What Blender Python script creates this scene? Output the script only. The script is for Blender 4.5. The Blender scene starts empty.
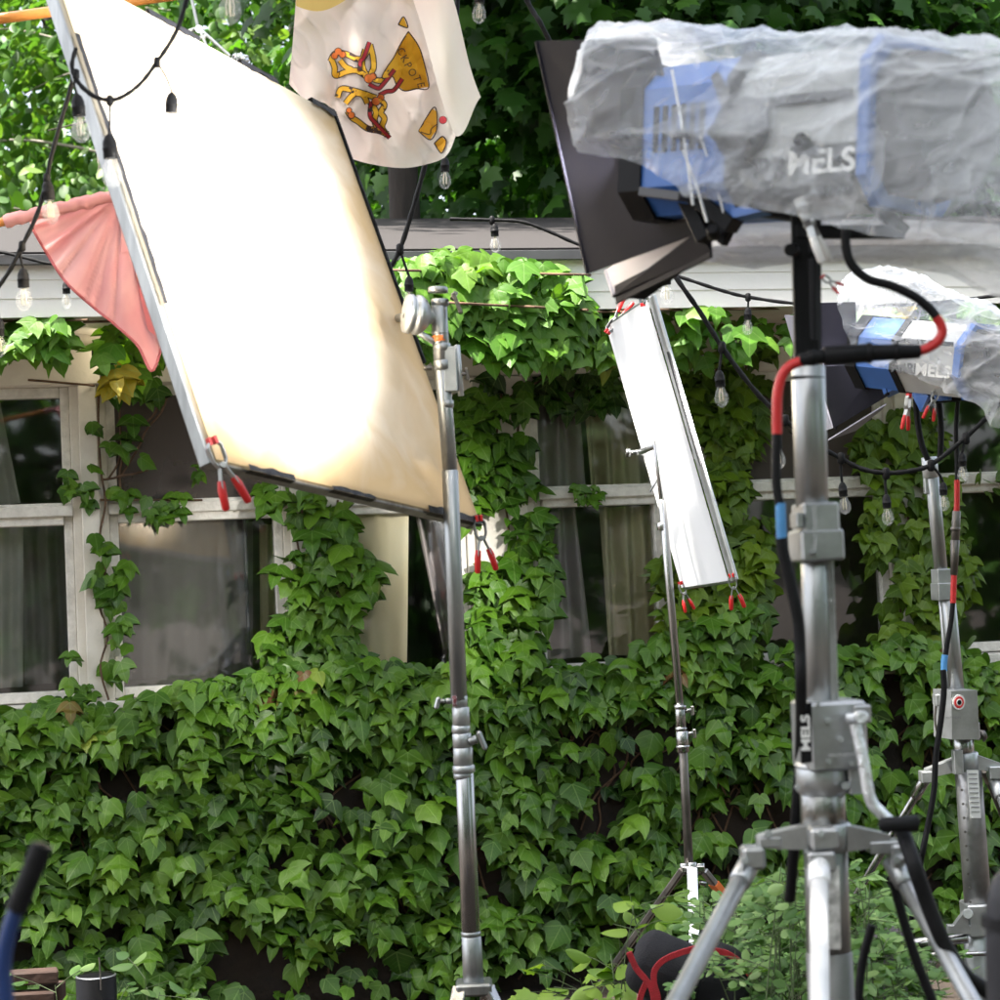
import bpy, math, random
import numpy as np
from mathutils import Vector as V, Matrix, noise
random.seed(7); rng = np.random.default_rng(7)
S = bpy.context.scene; COL = S.collection
PI = math.pi; R = math.radians

# ------------------------------------------------------------------ camera
FPX = 2000.0
CAM = V((0, 0, 1.5))
pitch = math.atan(65 / FPX); roll = R(2.4)
Fw = V((0, math.cos(pitch), math.sin(pitch)))
R0 = V((1, 0, 0)); U0 = R0.cross(Fw)
Rt = R0 * math.cos(roll) - U0 * math.sin(roll)
Up = U0 * math.cos(roll) + R0 * math.sin(roll)
def P(u, v, d):                       # a photo pixel at a real distance -> world point
    return CAM + (Fw + Rt * ((u - 500) / FPX) - Up * ((v - 500) / FPX)) * d
def px(n, d): return n * d / FPX      # a length in photo pixels at a distance
cd = bpy.data.cameras.new('camera'); cam = bpy.data.objects.new('camera', cd); COL.objects.link(cam)
cam.matrix_world = Matrix(((Rt.x, Up.x, -Fw.x, CAM.x), (Rt.y, Up.y, -Fw.y, CAM.y), (Rt.z, Up.z, -Fw.z, CAM.z), (0, 0, 0, 1)))
cd.sensor_width = 36; cd.lens = 72; cd.clip_end = 500; cd.clip_start = 0.05
cd.dof.use_dof = True; cd.dof.focus_distance = 5.4; cd.dof.aperture_fstop = 9.0
S.camera = cam

# ------------------------------------------------------------------ house wall frame
WA = R(12)
WT = V((math.cos(WA), math.sin(WA), 0)); WN = V((math.sin(WA), -math.cos(WA), 0))
w0 = P(500, 565, 6.9); W0 = V((w0.x, w0.y, 0))
def WL(s, z, n=0.0): return W0 + WT * s + WN * n + V((0, 0, z))
def WP(u, v, n=0.0):                  # where the pixel's ray meets the wall plane (n metres in front of it)
    d = Fw + Rt * ((u - 500) / FPX) - Up * ((v - 500) / FPX)
    t = ((W0 + WN * n - CAM).dot(WN)) / d.dot(WN)
    return CAM + d * t
def sz(u, v, n=0.0):
    p = WP(u, v, n); return ((p - W0).dot(WT), p.z)
def sx(u, v=600, n=0.0): return sz(u, v, n)[0]
def zz(u, v, n=0.0): return sz(u, v, n)[1]

# ------------------------------------------------------------------ materials
MATS = {}
def nodes(name):
    m = bpy.data.materials.new(name); m.use_nodes = True
    nt = m.node_tree; b = nt.nodes['Principled BSDF']; return m, nt, b
def N(nt, t, **kw):
    n = nt.nodes.new(t)
    for k, v in kw.items(): setattr(n, k, v)
    return n
def mat(name, col, rough=0.5, metal=0.0, var=0.15, scale=8.0, bump=0.0, bscale=None, col2=None, spec=None, stretch=None, sharp=False):
    if name in MATS: return MATS[name]
    m, nt, b = nodes(name); L = nt.links.new
    tc = N(nt, 'ShaderNodeTexCoord'); mp = N(nt, 'ShaderNodeMapping')
    L(tc.outputs['Object'], mp.inputs[0])
    if stretch: mp.inputs['Scale'].default_value = stretch
    nz = N(nt, 'ShaderNodeTexNoise'); nz.inputs['Scale'].default_value = scale; nz.inputs['Detail'].default_value = 8
    nz.inputs['Roughness'].default_value = .62
    L(mp.outputs[0], nz.inputs['Vector'])
    cr = N(nt, 'ShaderNodeValToRGB')
    c1 = tuple(max(0, c * (1 - var)) for c in col); c2 = col2 or tuple(min(1, c * (1 + var)) for c in col)
    cr.color_ramp.elements[0].color = (*c1, 1); cr.color_ramp.elements[1].color = (*c2, 1)
    cr.color_ramp.elements[0].position = .46 if sharp else .3; cr.color_ramp.elements[1].position = .54 if sharp else .7
    L(nz.outputs[0], cr.inputs[0]); L(cr.outputs[0], b.inputs['Base Color'])
    b.inputs['Metallic'].default_value = metal
    mr = N(nt, 'ShaderNodeMapRange'); mr.inputs[3].default_value = max(.04, rough - .1); mr.inputs[4].default_value = min(1, rough + .12)
    L(nz.outputs[0], mr.inputs[0]); L(mr.outputs[0], b.inputs['Roughness'])
    if spec is not None: b.inputs['Specular IOR Level'].default_value = spec
    if bump:
        n2 = N(nt, 'ShaderNodeTexNoise'); n2.inputs['Scale'].default_value = bscale or scale * 4; n2.inputs['Detail'].default_value = 5
        L(mp.outputs[0], n2.inputs['Vector'])
        bp = N(nt, 'ShaderNodeBump'); bp.inputs['Strength'].default_value = bump; bp.inputs['Distance'].default_value = .01
        L(n2.outputs[0], bp.inputs['Height']); L(bp.outputs[0], b.inputs['Normal'])
    MATS[name] = m; return m

def leafmat(name, ramp, rough=.42, trans=.3, veins=True, tcol=1.6):
    m, nt, b = nodes(name); L = nt.links.new
    at = N(nt, 'ShaderNodeAttribute'); at.attribute_name = 'tint'
    cr = N(nt, 'ShaderNodeValToRGB')
    while len(cr.color_ramp.elements) < len(ramp): cr.color_ramp.elements.new(.5)
    for e, (p, c) in zip(cr.color_ramp.elements, ramp): e.position = p; e.color = (*c, 1)
    L(at.outputs['Fac'], cr.inputs[0]); col = cr.outputs[0]
    if veins:
        uv = N(nt, 'ShaderNodeUVMap'); uv.uv_map = 'uv'
        sp = N(nt, 'ShaderNodeSeparateXYZ'); L(uv.outputs[0], sp.inputs[0])
        def M(op, a, bb=None):
            n = N(nt, 'ShaderNodeMath', operation=op)
            for i, x in enumerate((a, bb)):
                if x is None: continue
                if isinstance(x, (int, float)): n.inputs[i].default_value = x
                else: L(x, n.inputs[i])
            return n.outputs[0]
        ax = M('ABSOLUTE', sp.outputs[0]); ny = M('MULTIPLY', sp.outputs[1], -1.0)
        d0 = ax
        d1 = M('ABSOLUTE', M('SUBTRACT', M('MULTIPLY', ax, .56), M('MULTIPLY', ny, .83)))
        q = M('PINGPONG', M('SUBTRACT', ny, M('MULTIPLY', ax, .75)), .085)
        q = M('ADD', q, M('MULTIPLY', ax, .03))
        mn = M('MINIMUM', d0, d1)
        v1 = N(nt, 'ShaderNodeMapRange'); L(mn, v1.inputs[0]); v1.inputs[1].default_value = .008; v1.inputs[2].default_value = .03; v1.inputs[3].default_value = .32; v1.inputs[4].default_value = 0
        v2 = N(nt, 'ShaderNodeMapRange'); L(q, v2.inputs[0]); v2.inputs[1].default_value = .004; v2.inputs[2].default_value = .02; v2.inputs[3].default_value = .16; v2.inputs[4].default_value = 0
        vv = M('MAXIMUM', v1.outputs[0], v2.outputs[0])
        mx = N(nt, 'ShaderNodeMix', data_type='RGBA'); L(vv, mx.inputs[0]); L(col, mx.inputs[6]); mx.inputs[7].default_value = (.22, .34, .10, 1)
        # blotchy surface
        tc = N(nt, 'ShaderNodeTexCoord'); nz = N(nt, 'ShaderNodeTexNoise'); nz.inputs['Scale'].default_value = 34; nz.inputs['Detail'].default_value = 4
        L(tc.outputs['Object'], nz.inputs['Vector'])
        m2 = N(nt, 'ShaderNodeMix', data_type='RGBA', blend_type='MULTIPLY'); m2.inputs[0].default_value = .5
        r2 = N(nt, 'ShaderNodeValToRGB'); r2.color_ramp.elements[0].color = (.55, .6, .55, 1); r2.color_ramp.elements[1].color = (1, 1, 1, 1); r2.color_ramp.elements[1].position = .62; r2.color_ramp.elements[0].position = .3
        L(nz.outputs[0], r2.inputs[0]); L(mx.outputs[2], m2.inputs[6]); L(r2.outputs[0], m2.inputs[7]); col = m2.outputs[2]
        bp = N(nt, 'ShaderNodeBump'); bp.inputs['Strength'].default_value = .35; bp.inputs['Distance'].default_value = .004; bp.invert = True
        L(vv, bp.inputs['Height']); L(bp.outputs[0], b.inputs['Normal'])
    L(col, b.inputs['Base Color']); b.inputs['Roughness'].default_value = rough; b.inputs['Specular IOR Level'].default_value = .32
    tr = N(nt, 'ShaderNodeBsdfTranslucent'); g = N(nt, 'ShaderNodeMix', data_type='RGBA', blend_type='MULTIPLY'); g.inputs[0].default_value = 1
    L(col, g.inputs[6]); g.inputs[7].default_value = (tcol, tcol * 1.12, tcol * .35, 1); L(g.outputs[2], tr.inputs['Color'])
    ms = N(nt, 'ShaderNodeMixShader'); ms.inputs[0].default_value = trans
    L(b.outputs[0], ms.inputs[1]); L(tr.outputs[0], ms.inputs[2])
    L(ms.outputs[0], nt.nodes['Material Output'].inputs[0]); return m

def clothmat(name, col, trans=.4, scale=3, col2=None, rough=.9, weave=400, edge=None):
    m, nt, b = nodes(name); L = nt.links.new
    tc = N(nt, 'ShaderNodeTexCoord'); nz = N(nt, 'ShaderNodeTexNoise'); nz.inputs['Scale'].default_value = scale; nz.inputs['Detail'].default_value = 7; nz.inputs['Distortion'].default_value = .6
    L(tc.outputs['Object'], nz.inputs['Vector'])
    cr = N(nt, 'ShaderNodeValToRGB'); cr.color_ramp.elements[0].color = (*col, 1); cr.color_ramp.elements[1].color = (*(col2 or col), 1)
    cr.color_ramp.elements[0].position = .4; cr.color_ramp.elements[1].position = .65
    L(nz.outputs[0], cr.inputs[0]); out = cr.outputs[0]
    L(out, b.inputs['Base Color']); b.inputs['Roughness'].default_value = rough; b.inputs['Specular IOR Level'].default_value = .2
    n2 = N(nt, 'ShaderNodeTexNoise'); n2.inputs['Scale'].default_value = weave; L(tc.outputs['Object'], n2.inputs['Vector'])
    bp = N(nt, 'ShaderNodeBump'); bp.inputs['Strength'].default_value = .2; bp.inputs['Distance'].default_value = .002; L(n2.outputs[0], bp.inputs['Height']); L(bp.outputs[0], b.inputs['Normal'])
    tr = N(nt, 'ShaderNodeBsdfTranslucent'); L(out, tr.inputs['Color'])
    ms = N(nt, 'ShaderNodeMixShader'); ms.inputs[0].default_value = trans
    L(b.outputs[0], ms.inputs[1]); L(tr.outputs[0], ms.inputs[2]); L(ms.outputs[0], nt.nodes['Material Output'].inputs[0])
    return m

def seethrough(name, col, alpha, rough=.3, trans=.3, scale=9, avar=.2, spec=.5, crease=0, film=0.0):
    """thin plastic / screen / glass: part transparent, part scattering"""
    m, nt, b = nodes(name); L = nt.links.new
    b.inputs['Base Color'].default_value = (*col, 1); b.inputs['Roughness'].default_value = rough; b.inputs['Specular IOR Level'].default_value = spec
    tl = N(nt, 'ShaderNodeBsdfTranslucent'); tl.inputs[0].default_value = (*col, 1)
    m1 = N(nt, 'ShaderNodeMixShader'); m1.inputs[0].default_value = trans; L(b.outputs[0], m1.inputs[1]); L(tl.outputs[0], m1.inputs[2])
    tp = N(nt, 'ShaderNodeBsdfTransparent')
    tc = N(nt, 'ShaderNodeTexCoord'); nz = N(nt, 'ShaderNodeTexNoise'); nz.inputs['Scale'].default_value = scale; nz.inputs['Detail'].default_value = 6; nz.inputs['Distortion'].default_value = 1.0
    L(tc.outputs['Object'], nz.inputs['Vector'])
    mr = N(nt, 'ShaderNodeMapRange'); mr.inputs[1].default_value = .3; mr.inputs[2].default_value = .7; mr.inputs[3].default_value = max(0, alpha - avar); mr.inputs[4].default_value = min(1, alpha + avar)
    L(nz.outputs[0], mr.inputs[0])
    if crease:
        vo = N(nt, 'ShaderNodeTexVoronoi', feature='DISTANCE_TO_EDGE'); vo.inputs['Scale'].default_value = crease
        n3 = N(nt, 'ShaderNodeTexNoise'); n3.inputs['Scale'].default_value = crease * .6; n3.inputs['Detail'].default_value = 4
        ad = N(nt, 'ShaderNodeMix', data_type='RGBA'); ad.inputs[0].default_value = .35; L(tc.outputs['Object'], ad.inputs[6]); L(n3.outputs['Color'], ad.inputs[7]); L(ad.outputs[2], vo.inputs['Vector'])
        rm = N(nt, 'ShaderNodeMapRange'); rm.inputs[1].default_value = 0; rm.inputs[2].default_value = .25; L(vo.outputs['Distance'], rm.inputs[0])
        a2 = N(nt, 'ShaderNodeMath', operation='ADD'); L(rm.outputs[0], a2.inputs[0]); L(n3.outputs[0], a2.inputs[1])
        bp = N(nt, 'ShaderNodeBump'); bp.inputs['Strength'].default_value = .38; bp.inputs['Distance'].default_value = .02; L(a2.outputs[0], bp.inputs['Height']); L(bp.outputs[0], b.inputs['Normal']); L(bp.outputs[0], tl.inputs['Normal'])
    fac = mr.outputs[0]
    if film:                                    # a thin hazy film scatters more when looked at edge on
        lw = N(nt, 'ShaderNodeLayerWeight'); lw.inputs[0].default_value = .5
        pw = N(nt, 'ShaderNodeMath', operation='POWER'); L(lw.outputs['Facing'], pw.inputs[0]); pw.inputs[1].default_value = 1.6
        ma = N(nt, 'ShaderNodeMath', operation='MULTIPLY_ADD', use_clamp=True); L(pw.outputs[0], ma.inputs[0]); ma.inputs[1].default_value = film; L(fac, ma.inputs[2]); fac = ma.outputs[0]
    m2 = N(nt, 'ShaderNodeMixShader'); L(fac, m2.inputs[0]); L(tp.outputs[0], m2.inputs[1]); L(m1.outputs[0], m2.inputs[2])
    L(m2.outputs[0], nt.nodes['Material Output'].inputs[0]); return m

def glassmat(name, tint=(.98, .985, .98), refl=.5):
    m, nt, b = nodes(name); L = nt.links.new
    gl = N(nt, 'ShaderNodeBsdfGlossy'); gl.inputs['Roughness'].default_value = .03; gl.inputs['Color'].default_value = (.95, .97, 1, 1)
    tp = N(nt, 'ShaderNodeBsdfTransparent'); tp.inputs[0].default_value = (*tint, 1)
    fr = N(nt, 'ShaderNodeFresnel'); fr.inputs[0].default_value = 1.5
    mr = N(nt, 'ShaderNodeMapRange'); mr.inputs[3].default_value = refl * .05; mr.inputs[4].default_value = .8; L(fr.outputs[0], mr.inputs[0])
    tc = N(nt, 'ShaderNodeTexCoord'); nz = N(nt, 'ShaderNodeTexNoise'); nz.inputs['Scale'].default_value = 1.7; L(tc.outputs['Object'], nz.inputs['Vector'])
    bp = N(nt, 'ShaderNodeBump'); bp.inputs['Strength'].default_value = .12; bp.inputs['Distance'].default_value = .02; L(nz.outputs[0], bp.inputs['Height']); L(bp.outputs[0], gl.inputs['Normal'])
    ms = N(nt, 'ShaderNodeMixShader'); L(mr.outputs[0], ms.inputs[0]); L(tp.outputs[0], ms.inputs[1]); L(gl.outputs[0], ms.inputs[2])
    L(ms.outputs[0], nt.nodes['Material Output'].inputs[0]); return m

def emit(name, col, s):
    m, nt, b = nodes(name); b.inputs['Base Color'].default_value = (*col, 1)
    b.inputs['Emission Color'].default_value = (*col, 1); b.inputs['Emission Strength'].default_value = s; return m

steel = mat('galvanised_steel', (.30, .31, .31), .36, .9, .42, 26, .08, 60, stretch=(1, 1, .10))
chrome = mat('chromed_steel', (.38, .38, .38), .24, 1.0, .4, 30, .05, 40, stretch=(1, 1, .08))
alu = mat('cast_aluminium', (.42, .435, .44), .40, .85, .28, 9, .05, 150)
ironb = mat('dark_steel', (.12, .11, .10), .35, .8, .3, 20)
black = mat('black_paint', (.008, .008, .009), .5, 0, .3, 10, .05, 80, spec=.14)
door_black = mat('barn_door_black', (.005, .005, .010), .75, 0, .15, 6, .03, 90, spec=.12)
rubber = mat('black_rubber', (.010, .010, .011), .55, 0, .3, 30, .1, 120, spec=.14)
redp = mat('red_plastic', (.55, .015, .015), .4, 0, .2, 12)
redc = mat('red_cable_sleeve', (.5, .02, .02), .42, 0, .2, 12)
bluep = mat('blue_paint', (.035, .13, .42), .38, 0, .12, 8)
bluet = mat('blue_tape', (.07, .25, .52), .5, 0, .12, 20)
greyp = mat('light_grey_paint', (.42, .43, .43), .4, 0, .1, 9)
dgreyp = mat('dark_grey_paint', (.06, .06, .065), .45, 0, .2, 9)
whitep = mat('white_plastic', (.75, .74, .72), .45, 0, .06, 10)
orange = mat('orange_tape', (.75, .17, .03), .5, 0, .1, 10)
tape = mat('black_cloth_tape', (.012, .012, .014), .5, 0, .4, 30, .4, 60, spec=.3)
creampaint = mat('cream_house_paint', (.68, .63, .54), .6, 0, .13, 5, .15, 70, col2=(.75, .71, .63))
whitesid = mat('white_siding_paint', (.84, .81, .77), .45, 0, .05, 3, .05, 60)
sillp = mat('weathered_white_paint', (.70, .665, .60), .65, 0, .22, 30, .3, 90, col2=(.76, .73, .67))
brownwall = mat('dark_brown_wall', (.018, .011, .007), .85, 0, .5, 12, .5, 40)
roofm = mat('asphalt_shingle', (.020, .0165, .0165), .85, 0, .22, 60, .3, 200)
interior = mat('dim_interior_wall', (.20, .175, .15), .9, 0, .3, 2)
barkm = mat('dark_bark', (.028, .021, .017), .9, 0, .5, 14, .8, 30, stretch=(1, 1, .25))
barkl = mat('grey_bark', (.22, .20, .17), .9, 0, .4, 10, .6, 30, stretch=(1, 1, .3))
vinem = mat('vine_stem', (.10, .055, .03), .8, 0, .4, 40)
greenstem = mat('green_stem', (.06, .09, .03), .6, 0, .3, 40)
soil = mat('dark_soil', (.020, .013, .009), .95, 0, .6, 9, .8, 40, col2=(.042, .028, .018))
woodp = mat('varnished_pole_wood', (.55, .22, .05), .35, 0, .2, 12, .1, 40, stretch=(1, 1, 1))
boardm = mat('weathered_red_board', (.035, .016, .010), .8, 0, .4, 10, .3, 40)
sandm = mat('black_canvas', (.006, .006, .009), .9, 0, .3, 50, .3, 300)
sandg = mat('dark_grey_canvas', (.05, .048, .05), .9, 0, .25, 40, .3, 300)
strapm = mat('red_webbing', (.33, .012, .02), .7, 0, .2, 60, .2, 200)
labelw = mat('white_label', (.72, .72, .70), .5, 0, .05, 20)
labelt = mat('label_grey_print', (.25, .25, .26), .6, 0, .1, 20)
redst = mat('red_sticker', (.6, .03, .03), .5, 0, .05, 20)
yel = mat('yellow_print', (.80, .42, .02), .85, 0, .06, 30)
ora = mat('orange_print', (.72, .16, .02), .85, 0, .06, 30)
redprint = mat('red_print', (.42, .02, .03), .85, 0, .06, 30)
inkm = mat('dark_ink', (.05, .025, .02), .85, 0, .2, 30)
greenprint = mat('green_print', (.08, .16, .08), .85, 0, .06, 30)
IVY = [(0, (.012, .040, .005)), (.35, (.044, .118, .008)), (.75, (.086, .190, .012)), (.94, (.130, .250, .022)), (.975, (.20, .24, .03)), (1, (.14, .07, .025))]
ivym = leafmat('ivy_leaf', IVY, .38, .10)
ivyw = leafmat('ivy_leaf_backlit_olive', [(0, (.035, .075, .007)), (.4, (.085, .155, .010)), (.8, (.15, .235, .014)), (.96, (.21, .28, .020)), (1, (.20, .13, .03))], .42, .25)  # warmer copy of the ivy leaf; backlight is put into its colour
ivys = leafmat('ivy_leaf_sunlit', [(0, (.05, .145, .016)), (.5, (.085, .21, .022)), (.96, (.14, .26, .03)), (1, (.38, .28, .03))], .45, .4)  # paler ivy copy for the eaves, sunlight put into colour; last stop yellow leaves
bush = leafmat('rose_leaf', [(0, (.06, .135, .035)), (.6, (.12, .225, .06)), (1, (.22, .33, .12))], .45, .25, veins=False)
lime = leafmat('young_leaf', [(0, (.10, .19, .03)), (1, (.21, .32, .045))], .45, .35, veins=False)
treeD = leafmat('maple_leaf_dark', [(0, (.016, .055, .009)), (.6, (.040, .118, .016)), (1, (.075, .18, .024))], .45, .36, veins=False)
treeL = leafmat('tree_leaf_light', [(0, (.028, .075, .016)), (.6, (.06, .135, .026)), (1, (.13, .21, .045))], .45, .4, veins=False)
plastic = seethrough('clear_polythene', (.90, .93, .97), .245, .12, .35, 4, .09, 1.0, crease=9, film=.48)
plastic2 = seethrough('milky_polythene', (.78, .77, .76), .72, .3, .4, 7, .12, .5, crease=9)
bulbglass = seethrough('bulb_glass', (.85, .86, .85), .13, .04, .1, 160, .13, 1.0)
screeng = seethrough('grey_insect_screen', (.16, .155, .145), .42, .8, .1, 3, .05, .1)
screenm = seethrough('insect_screen', (.115, .095, .085), .78, .8, .1, 3, .04, .1)
glass = glassmat('window_glass')
wornm = mat('worn_label_metal', (.6, .6, .58), .5, .3, .5, 60, .2, 100)

# ------------------------------------------------------------------ mesh builder
ORG = {}
def org(o): return ORG.get(o.name, V((0, 0, 0))) if o else V((0, 0, 0))
class MB:
    def __init__(s): s.v = []; s.f = []; s.m = []; s.sm = []
    def add(s, vs, fs, smooth=False, mi=0):
        b = len(s.v); s.v += [V(x) for x in vs]
        for f in fs: s.f.append([b + i for i in f]); s.m.append(mi); s.sm.append(smooth)
    def tube(s, pts, r, seg=14, caps=True, mi=0, hollow=False):
        pts = [V(p) for p in pts]; n = len(pts)
        rs = r if isinstance(r, (list, tuple)) else [r] * n
        t0 = (pts[1] - pts[0]).normalized(); a = t0.orthogonal().normalized()
        vs = []; fs = []
        for i, p in enumerate(pts):
            t = (pts[min(i + 1, n - 1)] - pts[max(i - 1, 0)])
            t = t.normalized() if t.length > 1e-9 else t0
            a = (a - t * a.dot(t)); a = a.normalized() if a.length > 1e-6 else t.orthogonal().normalized()
            b = t.cross(a)
            for k in range(seg): vs.append(p + (a * math.cos(2 * PI * k / seg) + b * math.sin(2 * PI * k / seg)) * rs[i])
        for i in range(n - 1):
            for k in range(seg):
                k2 = (k + 1) % seg; fs.append([i * seg + k, i * seg + k2, (i + 1) * seg + k2, (i + 1) * seg + k])
        s.add(vs, fs, True, mi)
        if caps and not hollow:
            s.add(vs[:seg], [list(range(seg))[::-1]], False, mi); s.add(vs[-seg:], [list(range(seg))], False, mi)
    def cyl(s, a, b, r, r2=None, seg=20, mi=0, bev=.12):
        a = V(a); b = V(b); r2 = r if r2 is None else r2; L = (b - a).length; e = min(bev * min(r, r2), L * .3); t = (b - a).normalized()
        s.tube([a, a + t * e, b - t * e, b], [r - e, r, r2, r2 - e], seg, True, mi)
    def box(s, c, x, y, z, mi=0, bev=0.0):
        """centre and three half-extent vectors; chamfered when bev > 0"""
        c = V(c); x = V(x); y = V(y); z = V(z)
        if bev <= 0:
            vs = [c + x * i + y * j + z * k for k in (-1, 1) for j in (-1, 1) for i in (-1, 1)]
            s.add(vs, [[0, 2, 3, 1], [4, 5, 7, 6], [0, 1, 5, 4], [2, 6, 7, 3], [0, 4, 6, 2], [1, 3, 7, 5]], False, mi); return
        ax = (x, y, z); ln = [a.length for a in ax]; ins = [max(0, 1 - bev / l) for l in ln]
        vs = []; idx = {}
        for k in (-1, 1):
            for j in (-1, 1):
                for i in (-1, 1):
                    sg = (i, j, k)
                    for w in range(3):
                        p = V(c)
                        for q in range(3): p = p + ax[q] * sg[q] * (1 if q == w else ins[q])
                        idx[(i, j, k, w)] = len(vs); vs.append(p)
        fs = []
        def face(w, sg):
            o = [q for q in range(3) if q != w]; ring = []
            for (p, q) in ((-1, -1), (1, -1), (1, 1), (-1, 1)):
                t = [0, 0, 0]; t[w] = sg; t[o[0]] = p; t[o[1]] = q; ring.append(idx[(*t, w)])
            return ring
        for w in range(3):
            for sg in (-1, 1): fs.append(face(w, sg))
        for w in range(3):
            a, b2 = [q for q in range(3) if q != w]
            for sa in (-1, 1):
                for sb in (-1, 1):
                    def g(ww, e):
                        t = [0, 0, 0]; t[w] = e; t[a] = sa; t[b2] = sb; return idx[(*t, ww)]
                    fs.append([g(a, -1), g(a, 1), g(b2, 1), g(b2, -1)])
        for k in (-1, 1):
            for j in (-1, 1):
                for i in (-1, 1): fs.append([idx[(i, j, k, 0)], idx[(i, j, k, 1)], idx[(i, j, k, 2)]])
        s.add(vs, fs, False, mi)
    def bar(s, a, b, w, h, up=None, mi=0, bev=.001):
        a = V(a); b = V(b); t = (b - a); L = t.length; t.normalize(); up = V(up) if up is not None else Up
        sd = t.cross(up); sd = sd.normalized() if sd.length > 1e-6 else t.orthogonal(); u2 = sd.cross(t)
        s.box((a + b) / 2, t * L / 2, sd * w / 2, u2 * h / 2, mi, bev)
    def slab(s, quad, th, mi=0):
        q = [V(p) for p in quad]; n = (q[1] - q[0]).cross(q[-1] - q[0]).normalized() * th / 2; k = len(q)
        vs = [p + n for p in q] + [p - n for p in q]
        fs = [list(range(k)), list(range(2 * k - 1, k - 1, -1))] + [[i, i + k, (i + 1) % k + k, (i + 1) % k] for i in range(k)]
        s.add(vs, fs, False, mi)
    def lathe(s, prof, base, axis, seg=24, mi=0):
        base = V(base); axis = V(axis).normalized()
        s.tube([base + axis * h for h, r in prof], [max(r, 1e-5) for h, r in prof], seg, True, mi)
    def grid(s, fn, nu, nv, mi=0, smooth=True):
        vs = [fn(i / nu, j / nv) for j in range(nv + 1) for i in range(nu + 1)]
        fs = [[j * (nu + 1) + i, j * (nu + 1) + i + 1, (j + 1) * (nu + 1) + i + 1, (j + 1) * (nu + 1) + i] for j in range(nv) for i in range(nu)]
        s.add(vs, fs, smooth, mi)
    def build(s, name, mats, parent=None, origin=None, **tags):
        if parent and name in ('cord', 'collar', 'red_sleeve', 'vent_panel', 'tightening_knob', 'brace_rod', 'connector', 'leg_collar', 'lower_cowl', 'arm'):
            return s.build_split(name, mats, parent)
        return s.build1(name, mats, parent, origin, **tags)
    def build_split(s, name, mats, parent):      # pieces that do not touch become parts of their own
        n = len(s.v); r = list(range(n))
        def fd(a):
            while r[a] != a: r[a] = r[r[a]]; a = r[a]
            return a
        for f in s.f:
            for i in f[1:]: r[fd(i)] = fd(f[0])
        comp = {}
        for i in range(n): comp.setdefault(fd(i), []).append(i)
        bb = [[set(c), [min(s.v[i][k] for i in c) - .002 for k in range(3)], [max(s.v[i][k] for i in c) + .002 for k in range(3)]] for c in comp.values()]
        ch = True
        while ch:
            ch = False
            for a in range(len(bb)):
                for b in range(a + 1, len(bb)):
                    if all(bb[a][1][k] <= bb[b][2][k] and bb[b][1][k] <= bb[a][2][k] for k in range(3)):
                        bb[a] = [bb[a][0] | bb[b][0], [min(x, y) for x, y in zip(bb[a][1], bb[b][1])], [max(x, y) for x, y in zip(bb[a][2], bb[b][2])]]
                        bb.pop(b); ch = True; break
                if ch: break
        o = None
        for c, _, _ in bb:
            m = MB(); ix = sorted(c); mp = {i: k for k, i in enumerate(ix)}; m.v = [s.v[i] for i in ix]
            for f, mi, sm in zip(s.f, s.m, s.sm):
                if f[0] in mp: m.f.append([mp[i] for i in f]); m.m.append(mi); m.sm.append(sm)
            x = m.build1(name, mats, parent); o = o or x
        return o
    def build1(s, name, mats, parent=None, origin=None, **tags):
        me = bpy.data.meshes.new(name); o0 = org(parent) if parent else V(origin or (0, 0, 0))
        me.from_pydata([tuple(p - o0) for p in s.v], [], s.f)
        for m in (mats if isinstance(mats, (list, tuple)) else [mats]): me.materials.append(m)
        me.polygons.foreach_set('material_index', s.m); me.polygons.foreach_set('use_smooth', s.sm); me.update()
        return put(name, me, parent, o0, **tags)
def put(name, me, parent=None, o0=V((0, 0, 0)), label=None, category=None, group=None, kind=None):
    o = bpy.data.objects.new(name, me); COL.objects.link(o)
    if parent: o.parent = parent; ORG[o.name] = org(parent)
    else: o.location = o0; ORG[o.name] = V(o0)
    for k, v in (('label', label), ('category', category), ('group', group), ('kind', kind)):
        if v: o[k] = v
    return o
def thing(name, base, label, cat, group=None):
    o = bpy.data.objects.new(name, None); COL.objects.link(o); o.location = V(base); o.empty_display_size = .05
    ORG[o.name] = V(base); o['label'] = label; o['category'] = cat
    if group: o['group'] = group
    return o
def smooth_path(pts, k=8):
    pts = [V(p) for p in pts]; out = []
    for i in range(len(pts) - 1):
        a = pts[max(i - 1, 0)]; b = pts[i]; c = pts[i + 1]; d = pts[min(i + 2, len(pts) - 1)]
        for j in range(k):
            t = j / k; out.append(.5 * (2 * b + (c - a) * t + (2 * a - 5 * b + 4 * c - d) * t * t + (3 * b - a - 3 * c + d) * t ** 3))
    out.append(pts[-1]); return out
def ground(p): return V((p.x, p.y, 0))

def text_mesh(name, body, m, origin, xdir, ydir, height, parent, bold=.0, depth=.0006, align='CENTER', squash=1.0):
    c = bpy.data.curves.new(name, 'FONT'); c.body = body; c.size = 1; c.extrude = 0; c.offset = bold; c.align_x = align; c.align_y = 'CENTER'
    t = bpy.data.objects.new('tmp', c); COL.objects.link(t); bpy.context.view_layer.update()
    dg = bpy.context.evaluated_depsgraph_get(); me = bpy.data.meshes.new_from_object(t.evaluated_get(dg)); bpy.data.objects.remove(t)
    me.name = name; xd = V(xdir).normalized(); yd = (V(ydir) - xd * V(ydir).dot(xd)).normalized(); sc = height / .7; o0 = org(parent)
    for v in me.vertices: v.co = V(origin) + xd * v.co.x * sc * squash + yd * v.co.y * sc - o0
    me.materials.clear(); me.materials.append(m); return put(name, me, parent)

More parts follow.
